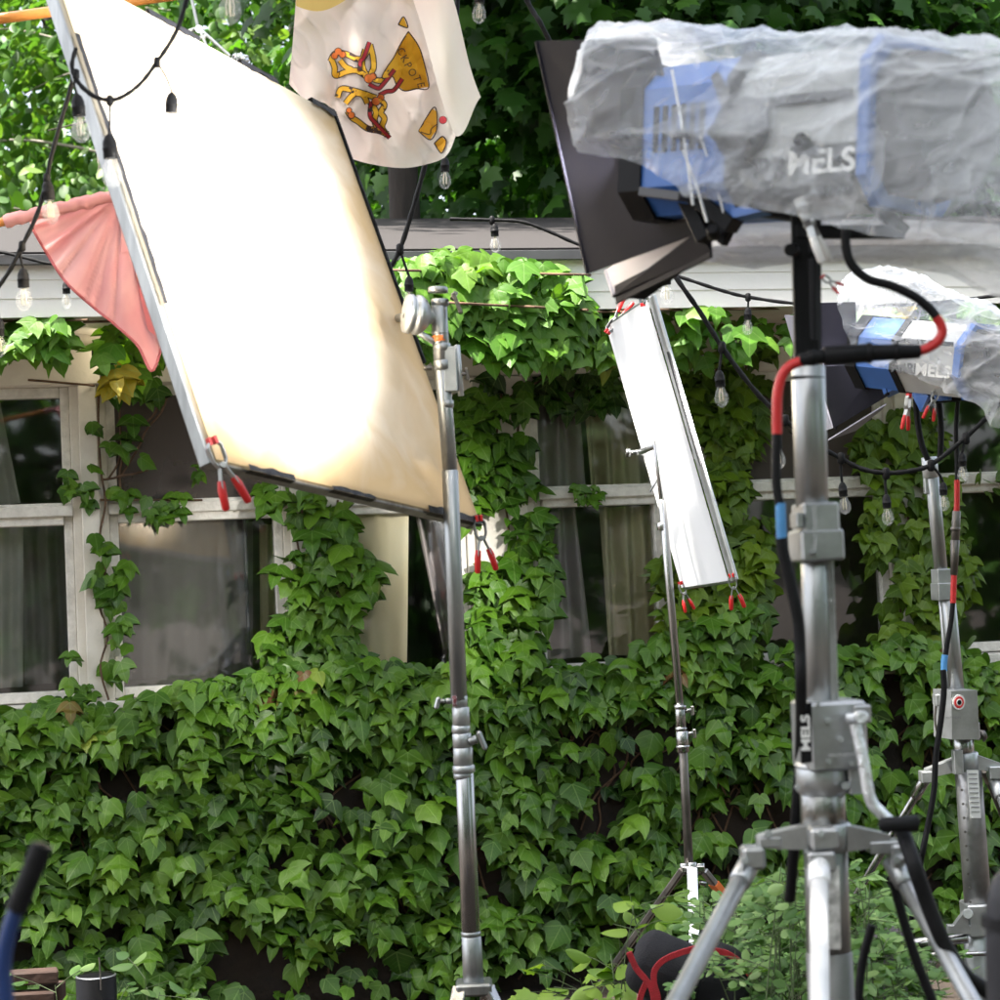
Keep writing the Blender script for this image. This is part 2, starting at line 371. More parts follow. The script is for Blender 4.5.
# ------------------------------------------------------------------ leaves
def half_leaf(rows):
    """rows: (y, half width) -> symmetrical outline strip mesh around the midrib"""
    vs = []; fs = []
    for y, w in rows: vs += [(-w, y, 0), (0, y, 0), (w, y, 0)]
    for i in range(len(rows) - 1):
        a = 3 * i; fs += [[a, a + 1, a + 4, a + 3], [a + 1, a + 2, a + 5, a + 4]]
    return np.array(vs, float), fs
def lobed(pts, droop=.35, cup=.12):
    """fan a half outline (x>=0, from base to tip) to the midrib, mirrored, bent"""
    n = len(pts); v = []; f = []
    for (x, y) in pts: v.append((x, y))
    ys = [y for x, y in pts]; mid = [(0, -1.0 * i / (n - 1)) for i in range(n)]
    vs = []
    for x, y in mid: vs.append((0, y))
    for x, y in pts: vs.append((x, y))
    for x, y in pts: vs.append((-x, y))
    for i in range(n - 1):
        f.append([i, i + 1, n + i + 1, n + i]); f.append([i + 1, i, 2 * n + i, 2 * n + i + 1])
    a = np.array(vs, float); z = -droop * (a[:, 1] ** 2) * .6 - cup * np.abs(a[:, 0]) * 1.2 - .25 * np.abs(a[:, 0]) ** 2
    return np.column_stack([a, z]), f
IVYL = [lobed([(0, 0), (.10, .13), (.26, .15), (.40, .06), (.52, -.08), (.72, -.46), (.50, -.38), (.33, -.40), (.27, -.52), (.25, -.74), (.14, -.94), (0, -1.14)], .3, .12),
        lobed([(0, 0), (.14, .14), (.32, .12), (.46, -.02), (.58, -.22), (.66, -.58), (.47, -.50), (.33, -.50), (.29, -.64), (.23, -.84), (.11, -1.0), (0, -1.16)], .4, .16),
        lobed([(0, 0), (.12, .10), (.28, .09), (.42, -.04), (.50, -.22), (.55, -.46), (.44, -.50), (.35, -.58), (.29, -.72), (.19, -.88), (.08, -1.0), (0, -1.16)], .3, .12),
        lobed([(0, 0), (.08, .15), (.26, .19), (.44, .10), (.62, -.06), (.82, -.36), (.54, -.32), (.28, -.36), (.26, -.54), (.23, -.76), (.12, -.98), (0, -1.2)], .4, .18),
        lobed([(0, 0), (.12, .12), (.30, .12), (.46, 0), (.60, -.20), (.70, -.50), (.49, -.44), (.30, -.44), (.30, -.60), (.20, -.82), (.14, -.84), (0, -1.1)], .8, -.15)]
MAPLE = [lobed([(0, 0), (.16, .10), (.44, .12), (.36, -.06), (.62, -.28), (.36, -.42), (.26, -.52), (.34, -.68), (.18, -.74), (0, -1.05)], .3, .2)]
OVAL = [lobed([(0, 0), (.16, -.08), (.27, -.25), (.31, -.45), (.27, -.65), (.16, -.85), (0, -1.0)], .25, .25)]
def scatter(name, leaves, pos, out, size, m, parent=None, tint=None, tipdir=None, roll_=.35, tilt=(.2, .8), origin=None, jit=.5, **tags):
    """many leaves as one mesh. out = outward directions (N,3); leaf lies roughly facing out, tip hanging down"""
    pos = np.asarray(pos, float); n = len(pos); out = np.asarray(out, float)
    if out.ndim == 1: out = np.tile(out, (n, 1))
    o = out + rng.normal(0, jit * .6, (n, 3)); o /= np.linalg.norm(o, axis=1)[:, None]
    down = np.tile(np.array([0, 0, -1.]), (n, 1)) if tipdir is None else np.asarray(tipdir, float)
    down = down + rng.normal(0, roll_, (n, 3)) * np.array([1, 1, .5])
    ta = rng.uniform(tilt[0], tilt[1], n)[:, None]       # raise the blade: normal turns from outward to up
    nrm = o * np.cos(ta) - np.array([0, 0, -1.]) * np.sin(ta)
    nrm /= np.linalg.norm(nrm, axis=1)[:, None]
    yv = -(down - nrm * np.sum(down * nrm, 1)[:, None]); yv /= np.linalg.norm(yv, axis=1)[:, None] + 1e-9
    xv = np.cross(yv, nrm)
    size = np.broadcast_to(np.asarray(size, float), (n,)); tint = rng.uniform(0, 1, n) if tint is None else tint
    which = rng.integers(0, len(leaves), n); VV = []; LO = []; LT = []; UVS = []; TT = []; base = 0
    for w, (lv, lf) in enumerate(leaves):
        ii = np.where(which == w)[0]
        if len(ii) == 0: continue
        sc = size[ii][:, None, None]; k = len(lv); fl = rng.uniform(.3, 1.6, len(ii))[:, None, None]; wd = rng.uniform(.85, 1.15, len(ii))[:, None, None]
        x = lv[None, :, 0:1] * wd; y = lv[None, :, 1:2]; z = lv[None, :, 2:3] * fl
        vv = pos[ii][:, None, :] + sc * (x * xv[ii][:, None, :] + y * yv[ii][:, None, :] + z * nrm[ii][:, None, :])
        VV.append(vv.reshape(-1, 3))
        fa = np.array([i for f in lf for i in f]); off = (base + np.arange(len(ii)) * k)[:, None]
        LO.append((off + fa[None, :]).ravel()); LT.append(np.tile(np.array([len(f) for f in lf]), len(ii)))
        UVS.append(np.tile(lv[fa][:, :2], (len(ii), 1))); TT.append(np.repeat(tint[ii], k)); base += len(ii) * k
    VV = np.concatenate(VV); LO = np.concatenate(LO); LT = np.concatenate(LT); UVS = np.concatenate(UVS); TT = np.concatenate(TT)
    o0 = org(parent) if parent else V(origin or (0, 0, 0)); VV = VV - np.array(o0)
    me = bpy.data.meshes.new(name); me.vertices.add(len(VV)); me.vertices.foreach_set('co', VV.ravel())
    me.loops.add(len(LO)); me.loops.foreach_set('vertex_index', LO.astype(np.int32))
    me.polygons.add(len(LT)); st = np.concatenate([[0], np.cumsum(LT)[:-1]]); me.polygons.foreach_set('loop_start', st.astype(np.int32)); me.polygons.foreach_set('loop_total', LT.astype(np.int32))
    me.polygons.foreach_set('use_smooth', np.ones(len(LT), bool))
    uv = me.uv_layers.new(name='uv'); uv.data.foreach_set('uv', UVS.ravel().astype(np.float32))
    at = me.attributes.new('tint', 'FLOAT', 'POINT'); at.data.foreach_set('value', TT.astype(np.float32))
    me.update(calc_edges=True); me.validate(); me.materials.append(m)
    return put(name, me, parent, o0, **tags)
def inpoly(u, v, poly):
    c = False; j = len(poly) - 1
    for i in range(len(poly)):
        if (poly[i][1] > v) != (poly[j][1] > v) and u < (poly[j][0] - poly[i][0]) * (v - poly[i][1]) / (poly[j][1] - poly[i][1]) + poly[i][0]: c = not c
        j = i
    return c
def sample_poly(poly, n):
    us = [p[0] for p in poly]; vs = [p[1] for p in poly]; out = []
    while len(out) < n:
        u = random.uniform(min(us), max(us)); v = random.uniform(min(vs), max(vs))
        if inpoly(u, v, poly): out.append((u, v))
    return out

# ------------------------------------------------------------------ sky, sun, view
SUN_EL, SUN_AZ = R(66), R(238)      # azimuth from +Y clockwise: the sun stands high, left and a little behind the camera
w = bpy.data.worlds.new('World'); S.world = w; w.use_nodes = True; nt = w.node_tree
sk = nt.nodes.new('ShaderNodeTexSky'); sk.sky_type = 'NISHITA'; sk.sun_disc = False; sk.sun_elevation = SUN_EL; sk.sun_rotation = SUN_AZ; sk.dust_density = 5.0; sk.air_density = .8; sk.ozone_density = .3
nt.nodes['Background'].inputs[1].default_value = .13
hz = nt.nodes.new('ShaderNodeHueSaturation'); hz.inputs['Saturation'].default_value = .55; nt.links.new(sk.outputs[0], hz.inputs['Color'])   # hazy summer sky
wm = nt.nodes.new('ShaderNodeMix'); wm.data_type = 'RGBA'; wm.blend_type = 'MULTIPLY'; wm.inputs[0].default_value = 1; nt.links.new(hz.outputs[0], wm.inputs[6]); wm.inputs[7].default_value = (1.0, 1.0, .99, 1)
nt.links.new(wm.outputs[2], nt.nodes['Background'].inputs[0])
sd = bpy.data.lights.new('sun', 'SUN'); so = bpy.data.objects.new('sun', sd); COL.objects.link(so)
sd.energy = 4.0; sd.angle = R(.5); sd.color = (1, .95, .86)
tosun = V((math.sin(SUN_AZ) * math.cos(SUN_EL), math.cos(SUN_AZ) * math.cos(SUN_EL), math.sin(SUN_EL)))
so.rotation_euler = tosun.to_track_quat('Z', 'Y').to_euler(); so.location = tosun * 30
S.view_settings.view_transform = 'Standard'; S.view_settings.look = 'None'; S.view_settings.exposure = 2.38; S.view_settings.gamma = 1
S.render.engine = 'CYCLES'

# ------------------------------------------------------------------ ground
mb = MB()
def gfn(a, b):
    x = -60 + 120 * a; y = -50 + 120 * b
    return V((x, y, 0))
mb.grid(gfn, 60, 60); mb.build('ground', soil, kind='structure')
# a low mound of earth along the wall foot is part of the same bed
mb = MB()
def bed(a, b):
    s = -4 + 9 * a; n = .02 + 2.3 * b; p = WL(s, 0, n)
    h = .05 * (1 - b) ** 1.5 + .03 * noise.noise(p * 3) * (1 - b) + .02 * noise.noise(p * 11) * (1 - b)
    return V((p.x, p.y, .004 + max(0, h)))
mb.grid(bed, 140, 50); mb.build('flower_bed', soil, kind='structure')

# ------------------------------------------------------------------ the cottage
sA, sB = sx(-420), sx(1420)
z_sill = (zz(60, 706) + zz(620, 668)) / 2; z_rail0 = (zz(60, 524) + zz(620, 506)) / 2; z_rail1 = (zz(60, 503) + zz(620, 484)) / 2
z_head = (zz(40, 384) + zz(580, 378)) / 2
OV = .55
z_fb = (zz(100, 318, OV) + zz(700, 307, OV)) / 2; z_ft = (zz(60, 263, OV) + zz(480, 256, OV)) / 2
z_top = z_fb + .02
house = thing('cottage', WL((sA + sB) / 2, 0, 0), 'low cream painted cottage with a row of curtained windows under climbing ivy', 'house')
TH = .12
def wbox(mb, s0, s1, z0, z1, n0, n1, mi=0, bev=.003):
    mb.box(WL((s0 + s1) / 2, (z0 + z1) / 2, (n0 + n1) / 2), WT * (s1 - s0) / 2, WN * (n1 - n0) / 2, V((0, 0, (z1 - z0) / 2)), mi, bev)
bounds = [(-70, 76), (112, 286), (317, 470), (538, 668), (738, 893), (934, 1084)]     # glazed openings, photo pixels at mid height
wins = [(sx(a), sx(b)) for a, b in bounds]
wins = [(wins[0][0] - 1.3, wins[0][0] - .08)] + wins + [(wins[-1][1] + .08, wins[-1][1] + 1.2)]
mb = MB()
wbox(mb, sA, sB, 0, z_sill - .045, -TH, 0)                          # wall below the sills
wbox(mb, sA, sB, z_head, z_top + .06, -TH, 0)                       # header
edges = [sA] + [e for wv in wins for e in wv] + [sB]
for i in range(0, len(edges), 2):
    wbox(mb, edges[i], edges[i + 1], z_sill - .045, z_head, -TH, .0)
mb.build('wall', [creampaint], house)
mb = MB()
for i in range(2, len(edges) - 2, 2):                               # posts with a raised flat board
    a, b = edges[i], edges[i + 1]; m_ = (a + b) / 2; hw = max(.03, (b - a) / 2 - .03)
    wbox(mb, m_ - hw, m_ + hw, z_sill - .02, z_head + .0, .003, .028)
wbox(mb, sA, sB, z_head + .003, z_head + .13, .003, .03)
mb.build('trim_board', [creampaint], house)
mb = MB(); wbox(mb, sA, sB, z_sill - .042, z_sill - .004, -.06, .07); mb.build('window_sill', [sillp], house)
mb = MB(); wbox(mb, sA, sB, .02, z_sill - .06, .003, .02); mb.build('base_cladding', [brownwall], house)
mb = MB()                                                           # fascia of three lapped white boards + soffit
hf = (z_ft - z_fb) / 3
for k in range(3):
    z0 = z_fb + k * hf
    a = [WL(sA, z0, OV + .004), WL(sB, z0, OV + .004), WL(sB, z0 + hf, OV), WL(sA, z0 + hf, OV)]
    mb.slab(a, .012)
mb.build('fascia', [whitesid], house)
mb = MB(); wbox(mb, sA, sB, z_fb + .012, z_fb + .03, .002, OV - .01); mb.build('soffit', [creampaint], house)
mb = MB()
sl = math.tan(R(12)); run = 2.7; zr = z_ft + .012
q = [WL(sA - .1, zr, OV + .04), WL(sB + .1, zr, OV + .04), WL(sB + .1, zr + sl * (OV + run), -run), WL(sA - .1, zr + sl * (OV + run), -run)]
rows = 1
for k in range(rows):                                               # shingle courses, each lapped over the one below
    a = k / rows; b = (k + 1) / rows + .004
    p = [q[0].lerp(q[3], a) + V((0, 0, .008)), q[1].lerp(q[2], a) + V((0, 0, .008)), q[1].lerp(q[2], min(1, b)), q[0].lerp(q[3], min(1, b))]
    mb.slab(p, .006)
q2 = [q[3], q[2], WL(sB + .1, z_ft - .2, -run - 2.7), WL(sA - .1, z_ft - .2, -run - 2.7)]
mb.slab([x + V((0, 0, -.003)) for x in q2], .01)
rf = mb.build('roof', [roofm], house)
mb = MB(); mb.bar(WL(sA - .1, zr - .012, OV + .035), WL(sB + .1, zr - .012, OV + .035), .022, .03, up=V((0, 0, 1))); mb.build('drip_edge', [dgreyp], rf)
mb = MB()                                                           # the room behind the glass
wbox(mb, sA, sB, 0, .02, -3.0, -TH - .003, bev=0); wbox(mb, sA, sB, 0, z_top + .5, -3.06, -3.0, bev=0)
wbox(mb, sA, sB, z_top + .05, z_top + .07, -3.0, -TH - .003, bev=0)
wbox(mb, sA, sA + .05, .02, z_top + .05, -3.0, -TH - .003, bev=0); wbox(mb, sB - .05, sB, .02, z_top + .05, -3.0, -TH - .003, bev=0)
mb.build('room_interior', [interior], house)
for i, (a, b) in enumerate(wins):
    mb = MB(); t = .03
    wbox(mb, a, a + t, z_sill, z_head, -.075, -.02); wbox(mb, b - t, b, z_sill, z_head, -.075, -.02)
    wbox(mb, a + t, b - t, z_sill, z_sill + .035, -.075, -.02); wbox(mb, a + t, b - t, z_head - .035, z_head, -.075, -.02)
    wbox(mb, a + t, b - t, z_rail0, z_rail1, -.08, .004)
    wbox(mb, a, b, z_rail0 + .028, z_rail1 - .01, .005, .022)
    wf = mb.build('window', [sillp], house)
    for z0, z1 in ((z_sill + .035, z_rail0), (z_rail1, z_head - .035)):
        mb = MB(); wbox(mb, a + t, b - t, z0, z1, -.052, -.048, bev=0); mb.build('pane', [glass], wf)
    if i == 2:
        mb = MB(); m_ = a + t; wbox(mb, m_, b - t - .10, z_sill + .035, z_rail0, -.0745, -.0735, bev=0); mb.build('insect_screen', [screeng], wf)
        mb = MB(); wbox(mb, b - t - .10, b - t - .088, z_sill + .035, z_rail0, -.09, -.07); mb.build('screen_frame', [dgreyp], wf)
    if i in (2, 5):
        mb = MB(); wbox(mb, a + t, b - t, z_rail1, z_head - .035, -.0405, -.0395, bev=0); mb.build('insect_screen', [screenm], wf)
# curtains hanging in the room (each a thing)
def curtain(u0, u1, u0b, u1b, v0, v1, m, label, waves=5, n0=-.13, amp=.018):
    z0, z1 = z_sill + .05 if v1 is None else zz((u0 + u1) / 2, v1, n0), zz((u0 + u1) / 2, v0, n0)
    a0, a1, b0, b1 = sx(u0, 600, n0), sx(u1, 600, n0), sx(u0b, 600, n0), sx(u1b, 600, n0)
    mb = MB(); ph = random.uniform(0, 6)
    def fn(i, j):
        s = (a0 + (a1 - a0) * i) * (1 - j) + (b0 + (b1 - b0) * i) * j
        n = n0 + amp * math.sin(i * waves * 2 * PI + ph + .6 * j) + amp * .6 * math.sin(i * waves * 4.7 + ph * 2 + 1.2 * j)
        return WL(s, z1 + (z0 - z1) * j, n)
    mb.grid(fn, 70, 14)
    b = WL((a0 + a1) / 2, z0, n0)
    mb.build('curtain', m, origin=b, label=label, category='curtain', group='curtains behind the cottage windows')
creamc = clothmat('cream_curtain', (.90, .80, .55), .35, 6, (.93, .85, .63), weave=300)
tanc = clothmat('olive_curtain', (.60, .55, .36), .3, 6, (.68, .63, .43), weave=300)
lavc = clothmat('mauve_curtain', (.42, .37, .37), .3, 6, (.50, .44, .44), weave=300)
sheer = seethrough('sheer_curtain', (.78, .78, .70), .7, .9, .4, 5, .12, .1)
sheerg = seethrough('grey_sheer', (.50, .48, .46), .66, .9, .4, 5, .12, .1)
curtain(-60, 26, -60, 20, 524, None, sheer, 'pale sheer curtain in the lower left window', 4)
curtain(-60, 4, -60, 24, 386, 505, sheer, 'pale sheer curtain gathered aside in the upper left window', 4)
curtain(22, 74, 22, 78, 524, None, sheerg, 'grey gauze curtain filling the right of the lower left window', 3, -.26)
curtain(112, 256, 116, 250, 524, None, sheerg, 'grey gauze curtain behind the insect screen of the lower window', 6, -.26)
curtain(262, 284, 258, 284, 524, None, tanc, 'narrow olive curtain at the right edge of the screened window', 2, -.18)
curtain(318, 412, 318, 404, 514, None, creamc, 'bright cream curtain in the lower window behind the big diffusion frame', 3, -.085, .008)
curtain(418, 446, 440, 466, 514, 650, lavc, 'dusky mauve curtain pulled aside beside the grip stand', 2, -.22)
curtain(536, 578, 522, 590, 506, None, lavc, 'mauve brown curtain hanging in the lower window right of the centre ivy', 3)
curtain(602, 680, 604, 680, 506, None, tanc, 'olive green curtain with deep folds in the lower window by the narrow frame', 4, -.12, .026)
curtain(530, 586, 524, 590, 386, 492, lavc, 'mauve curtain in the upper window right of the centre ivy', 3)
curtain(590, 672, 594, 676, 386, 492, tanc, 'olive green curtain in the upper window by the narrow frame', 5, -.18, .024)

# lit globe lamp under the left eave
gl = thing('wall_lamp', WP(119, 356, .10), 'small lit globe lamp on the cottage wall behind a yellow leaf', 'lamp')
mb = MB(); c = WP(119, 356, .10); mb.lathe([(-.035, .005), (-.03, .02), (-.015, .034), (0, .038), (.015, .034), (.03, .022), (.036, .005)], c, V((0, 0, 1))); mb.build('globe', [emit('lit_globe', (1, .86, .62), 3.0)], gl)
mb = MB(); mb.cyl(WP(119, 350, .0) + V((0, 0, .03)), WP(119, 350, .07) + V((0, 0, .03)), .02); mb.cyl(WP(119, 350, .07) + V((0, 0, .03)), c + V((0, 0, .034)), .018); mb.build('socket', [black], gl)

# ------------------------------------------------------------------ climbing ivy
def rz(n0, n1): return random.uniform(n0, n1)
def ivy(label, patches, stems, base_uv, nbase=0.0, m=None, name='climbing_ivy', gate=-.26):
    """patches: (polygon, count, n range, size range px, tint range)"""
    root = thing(name, ground(WP(*base_uv, nbase)), label, 'ivy', 'climbing ivy plants on the cottage')
    pos = []; siz = []; tin = []
    for poly, cnt, (n0, n1), (a, b), (t0, t1) in patches:
        for (u, v) in sample_poly(poly, cnt if cnt > 600 else int(cnt * (2.4 if m is ivys or 'eave' in label else (.85 if 'sparse' in label else 1.5)))):
            n = rz(n0, n1); p = WP(u, v, n)
            g = noise.noise(V((u * .018, v * .018, 1.7)))
            if g < gate - .0011 * max(0, v - 760) * 0 and random.random() < .85: continue
            if v > 800 and noise.noise(V((u * .011, v * .016, 9.3))) < -.50 + .0010 * (v - 800) and random.random() < .9: continue
            pos.append(p); s = random.uniform(a, b) * (1 if random.random() > .2 else .62); siz.append(px(s * (.68 if cnt > 250 else .70), 6.9))
            tin.append(min(1, max(0, random.uniform(t0, t1) + .25 * g)))
    scatter('foliage', IVYL, pos, np.array(WN), np.array(siz), m or ivym, root, np.array(tin), roll_=.38, tilt=(.05, .95), jit=.55)
    mb = MB()
    for pts in stems:
        mb.tube(smooth_path([WP(u, v, nn) for u, v, nn in pts], 5), .004, 6)
    mb.build('stem', [vinem], root)
    return root
def wig(u0, v0, u1, v1, k=7, a=7, n=.035):
    return [(u0 + (u1 - u0) * i / k + random.uniform(-a, a), v0 + (v1 - v0) * i / k, rz(n * .6, n * 1.5)) for i in range(k + 1)]
# the lower mass
top = [(-60, 712), (20, 708), (70, 696), (110, 708), (165, 688), (235, 670), (300, 660), (350, 654), (420, 664), (480, 664), (540, 652), (600, 644), (650, 640), (690, 618), (740, 592), (765, 606), (790, 640), (860, 646), (910, 632), (960, 642), (1060, 636)]
main = top + [(1060, 1010), (900, 990), (720, 930), (560, 960), (420, 1000), (250, 995), (150, 1005), (-60, 995)]
lowp = [(main, 3900, (.03, .18), (22, 40), (.1, .85))]
lowp.append((top + [(1060, 700), (760, 680), (500, 720), (250, 730), (-60, 750)], 900, (.09, .18), (24, 42), (.3, .9)))
lowp.append(([(-60, 930), (180, 930), (260, 1030), (-60, 1030)], 60, (.04, .15), (20, 34), (.1, .6)))
lowp.append((main, 330, (.02, .06), (22, 36), (.0, .3)))
st = []
for k in range(150):
    u = random.uniform(-60, 1060); v = random.uniform(740, 990); st.append(wig(u, v, u + random.uniform(-90, 90), max(v - random.uniform(60, 230), 726), 5, 9, .03))
ivy('dense dark green ivy covering the whole lower wall below the window sills', lowp, st, (450, 900))
# climbers on the posts
ivy('sparse strand of ivy climbing the white window post at the left', [
    ([(90, 375), (150, 335), (185, 350), (200, 400), (150, 400), (140, 470), (118, 470), (100, 430), (78, 428), (80, 400)], 46, (.03, .09), (20, 32), (.2, .7)),
    ([(68, 462), (92, 462), (92, 510), (66, 510)], 12, (.03, .08), (18, 26), (.3, .8)),
    ([(108, 486), (195, 494), (198, 510), (160, 520), (108, 502)], 20, (.03, .08), (16, 26), (.3, .8)),
    ([(90, 530), (130, 535), (132, 600), (128, 690), (95, 690), (92, 640), (105, 610), (90, 580)], 40, (.03, .09), (20, 30), (.2, .8)),
    ([(62, 655), (92, 640), (94, 700), (66, 700)], 9, (.03, .08), (16, 26), (.3, .8)),
    ([(195, 465), (207, 462), (208, 475), (196, 478)], 4, (.03, .06), (14, 20), (.3, .8))],
    [wig(104, 700, 100, 372, 10, 5), wig(104, 480, 160, 400, 5, 5, .02), wig(120, 480, 170, 395, 5, 4, .02), wig(100, 500, 200, 500, 6, 3, .03), wig(104, 480, 150, 470, 5, 3), wig(30, 380, 95, 386, 5, 4, .04), wig(120, 495, 118, 395, 5, 4)], (105, 700))
ivy('ivy column climbing the post between the screened window and the cream curtain', [
    ([(250, 480), (300, 488), (345, 500), (352, 540), (376, 560), (374, 600), (352, 610), (360, 640), (350, 700), (262, 700), (255, 640), (290, 600), (282, 570), (268, 560), (290, 530), (252, 510)], 170, (.03, .13), (24, 38), (.25, .85)),
    ([(345, 545), (380, 552), (380, 600), (350, 600)], 5, (.06, .12), (24, 32), (.3, .8))],
    [wig(300, 700, 305, 480, 8, 8), wig(290, 690, 330, 500, 8, 8), wig(300, 620, 378, 560, 4, 4)], (300, 700))
ivy('thick ivy column on the post behind the centre grip stand', [
    ([(455, 385), (500, 372), (535, 385), (530, 430), (518, 470), (540, 490), (545, 540), (555, 570), (552, 600), (535, 620), (545, 680), (478, 690), (470, 640), (476, 600), (482, 540), (465, 500), (458, 450)], 290, (.03, .14), (25, 40), (.15, .75))],
    [wig(505, 690, 500, 370, 10, 8), wig(520, 690, 515, 390, 10, 8)], (510, 700))
ivy('ivy hanging into the top of the upper window beside the narrow frame', [
    ([(535, 372), (612, 366), (614, 395), (590, 408), (560, 402), (535, 388)], 70, (-.01, .06), (22, 34), (.05, .4)),
    ([(575, 485), (600, 485), (602, 500), (578, 503)], 7, (.03, .06), (14, 24), (.3, .7))],
    [wig(480, 362, 640, 366, 8, 3, .03), wig(505, 400, 560, 370, 5, 3)], (570, 400))
ivy('broad ivy column on the wall behind the narrow white frame', [
    ([(664, 318), (790, 318), (786, 350), (770, 370), (765, 420), (742, 470), (770, 520), (766, 560), (778, 600), (780, 650), (664, 660), (660, 560), (690, 470), (670, 400)], 470, (.03, .14), (25, 38), (.15, .75))],
    [wig(720, 690, 720, 330, 10, 10), wig(750, 690, 745, 330, 10, 10), wig(690, 690, 690, 340, 10, 10)], (720, 700), 0.0, ivyw)
ivy('ivy column on the wall between the two crank stands', [
    ([(862, 425), (905, 400), (940, 420), (948, 470), (960, 500), (975, 560), (965, 600), (945, 640), (955, 670), (880, 670), (868, 620), (872, 560), (856, 520), (868, 470), (852, 450)], 240, (.03, .13), (24, 36), (.1, .65)),
    ([(975, 470), (1030, 465), (1030, 500), (985, 495)], 12, (.03, .08), (18, 30), (.1, .5))],
    [wig(905, 690, 900, 410, 10, 8), wig(925, 690, 925, 420, 10, 8)], (905, 700), 0.0, ivyw)
# along the eaves, in the sun
ivy('fringe of pale ivy hanging from the eave at the left edge', [
    ([(-60, 322), (40, 318), (84, 320), (78, 342), (60, 352), (20, 345), (-60, 350)], 66, (.42, .60), (24, 36), (.3, .95))],
    [wig(-60, 322, 90, 320, 6, 3, .5)], (20, 350), .5, ivys)
ivy('tuft of ivy with yellow leaves hanging from the eave by the pink banner', [
    ([(85, 322), (135, 318), (180, 325), (175, 360), (140, 365), (130, 385), (112, 380), (95, 345)], 13, (.15, .5), (26, 38), (.45, .9)), ([(104, 362), (128, 362), (126, 378), (110, 380)], 3, (.3, .5), (34, 42), (1.3, 1.4))],
    [wig(85, 322, 185, 320, 6, 3, .4)], (130, 350), .3, ivys)
ivy('sunlit yellow green ivy spilling over the eave behind the centre grip stand', [
    ([(392, 262), (440, 250), (480, 252), (540, 262), (578, 278), (585, 300), (570, 320), (560, 352), (500, 350), (470, 345), (455, 332), (440, 340), (392, 330)], 330, (.57, .72), (26, 40), (.3, .72))],
    [wig(392, 270, 590, 275, 10, 5, .6), wig(400, 300, 590, 310, 10, 5, .6)], (490, 350), .6, ivys)
ivy('ivy fringe under the eave between the sunlit ivy and the narrow frame', [
    ([(540, 306), (640, 305), (640, 345), (610, 358), (590, 350), (555, 358), (540, 340)], 70, (.25, .58), (26, 38), (.2, .8))],
    [wig(540, 312, 640, 312, 6, 3, .5)], (590, 350), .4, ivym)
ivy('ivy fringe hanging from the eave right of the narrow frame', [
    ([(655, 304), (720, 306), (790, 308), (1040, 300), (1040, 318), (800, 325), (790, 350), (760, 372), (720, 350), (690, 372), (668, 360)], 170, (.35, .6), (24, 36), (.2, .95))],
    [wig(655, 310, 1000, 306, 10, 3, .5)], (720, 350), .4, ivys)

# ------------------------------------------------------------------ trees
GAPS = []
def tree(label, x, y, h, cz, rad, rz_, nl, size, m, bm, name='tree', trunk=.16, leaf=MAPLE, group='trees behind the cottage', lean=0.0, tl=(0, 1), ratio=16, low=None):
    root = thing(name, (x, y, 0), label, 'tree', group)
    mb = MB(); b = V((x, y, 0)); top_ = V((x + lean, y, h * .86))
    pts = [b.lerp(top_, t) + V((noise.noise(V((x, t * 3, 1))) * .15 * t, noise.noise(V((y, t * 3, 5))) * .15 * t, 0)) for t in [i / 9 for i in range(10)]]
    mb.tube(pts, [trunk * (1 - .82 * i / 9) for i in range(10)], 12)
    tips = []
    for k in range(20):
        t = random.uniform(.42, .95); p = b.lerp(top_, t); a = random.uniform(0, 2 * PI)
        L = rad * random.uniform(.45, .95) * (1.15 - .5 * t)
        e = p + V((math.cos(a) * L, math.sin(a) * L, random.uniform(-.05, .45) * L))
        md = p.lerp(e, .5) + V((random.uniform(-.2, .2), random.uniform(-.2, .2), .12 * L))
        r0 = trunk * (1 - .8 * t) * .3
        mb.tube(smooth_path([p, md, e], 4), [r0 * (1 - .85 * q / 8) for q in range(9)], 7)
        tips += [md, e, md.lerp(e, .5)]
    mb.build('trunk', [bm], root)
    pos = []; out = []; tin = []; c = V((x + lean * .7, y, cz)); nc = nl // ratio
    lo = low if low is not None else cz - rz_
    tries = 0
    while len(pos) < nl and tries < nc * 4:
        tries += 1
        if tries % 4 == 0: q = random.choice(tips) + V((random.gauss(0, .25), random.gauss(0, .25), random.gauss(0, .2)))
        else:
            d = V((random.gauss(0, 1), random.gauss(0, 1), random.gauss(0, 1))).normalized(); rr = random.uniform(.35, 1) ** .5
            q = c + V((d.x * rad * rr, d.y * rad * rr, d.z * rz_ * rr))
        bump_ = noise.noise(q * .9) + .5 * noise.noise(q * 2.1)
        if bump_ < -.22 or q.z < lo or any(((q - g) - tosun * (q - g).dot(tosun)).length < gr for g, gr in GAPS): continue
        dd = (q - c); o = V((dd.x, dd.y, dd.z * .4 + .2)); o = o.normalized() if o.length > .01 else V((0, 0, 1))
        tt = min(1, max(0, random.uniform(*tl) * .7 + .3 * random.random()))
        sp = size * 1.9
        for i in range(ratio):
            pos.append(q + V((random.gauss(0, sp), random.gauss(0, sp), random.gauss(0, sp * .45)))); out.append(o); tin.append(min(1, max(0, tt + random.uniform(-.2, .2))))
    scatter('crown', leaf, pos, np.array(out), rng.uniform(size * .6, size * 1.15, len(pos)), m, root, np.array(tin), roll_=.5, tilt=(.2, 1.1), jit=.8)
    return root
def at(u, d): p = P(u, 300, d); return p.x, p.y
x, y = at(640, 11.5); tree('dark broad leaved maple overhanging the roof right of the centre', x, y, 8, 4.9, 2.3, 2.7, 12000, .125, treeD, barkm, 'maple_tree', .2)
x, y = at(860, 12.5); tree('deep green maple standing behind the large covered spotlight', x, y, 8, 5.2, 2.5, 2.8, 12000, .125, treeD, barkm, 'maple_tree', .2)
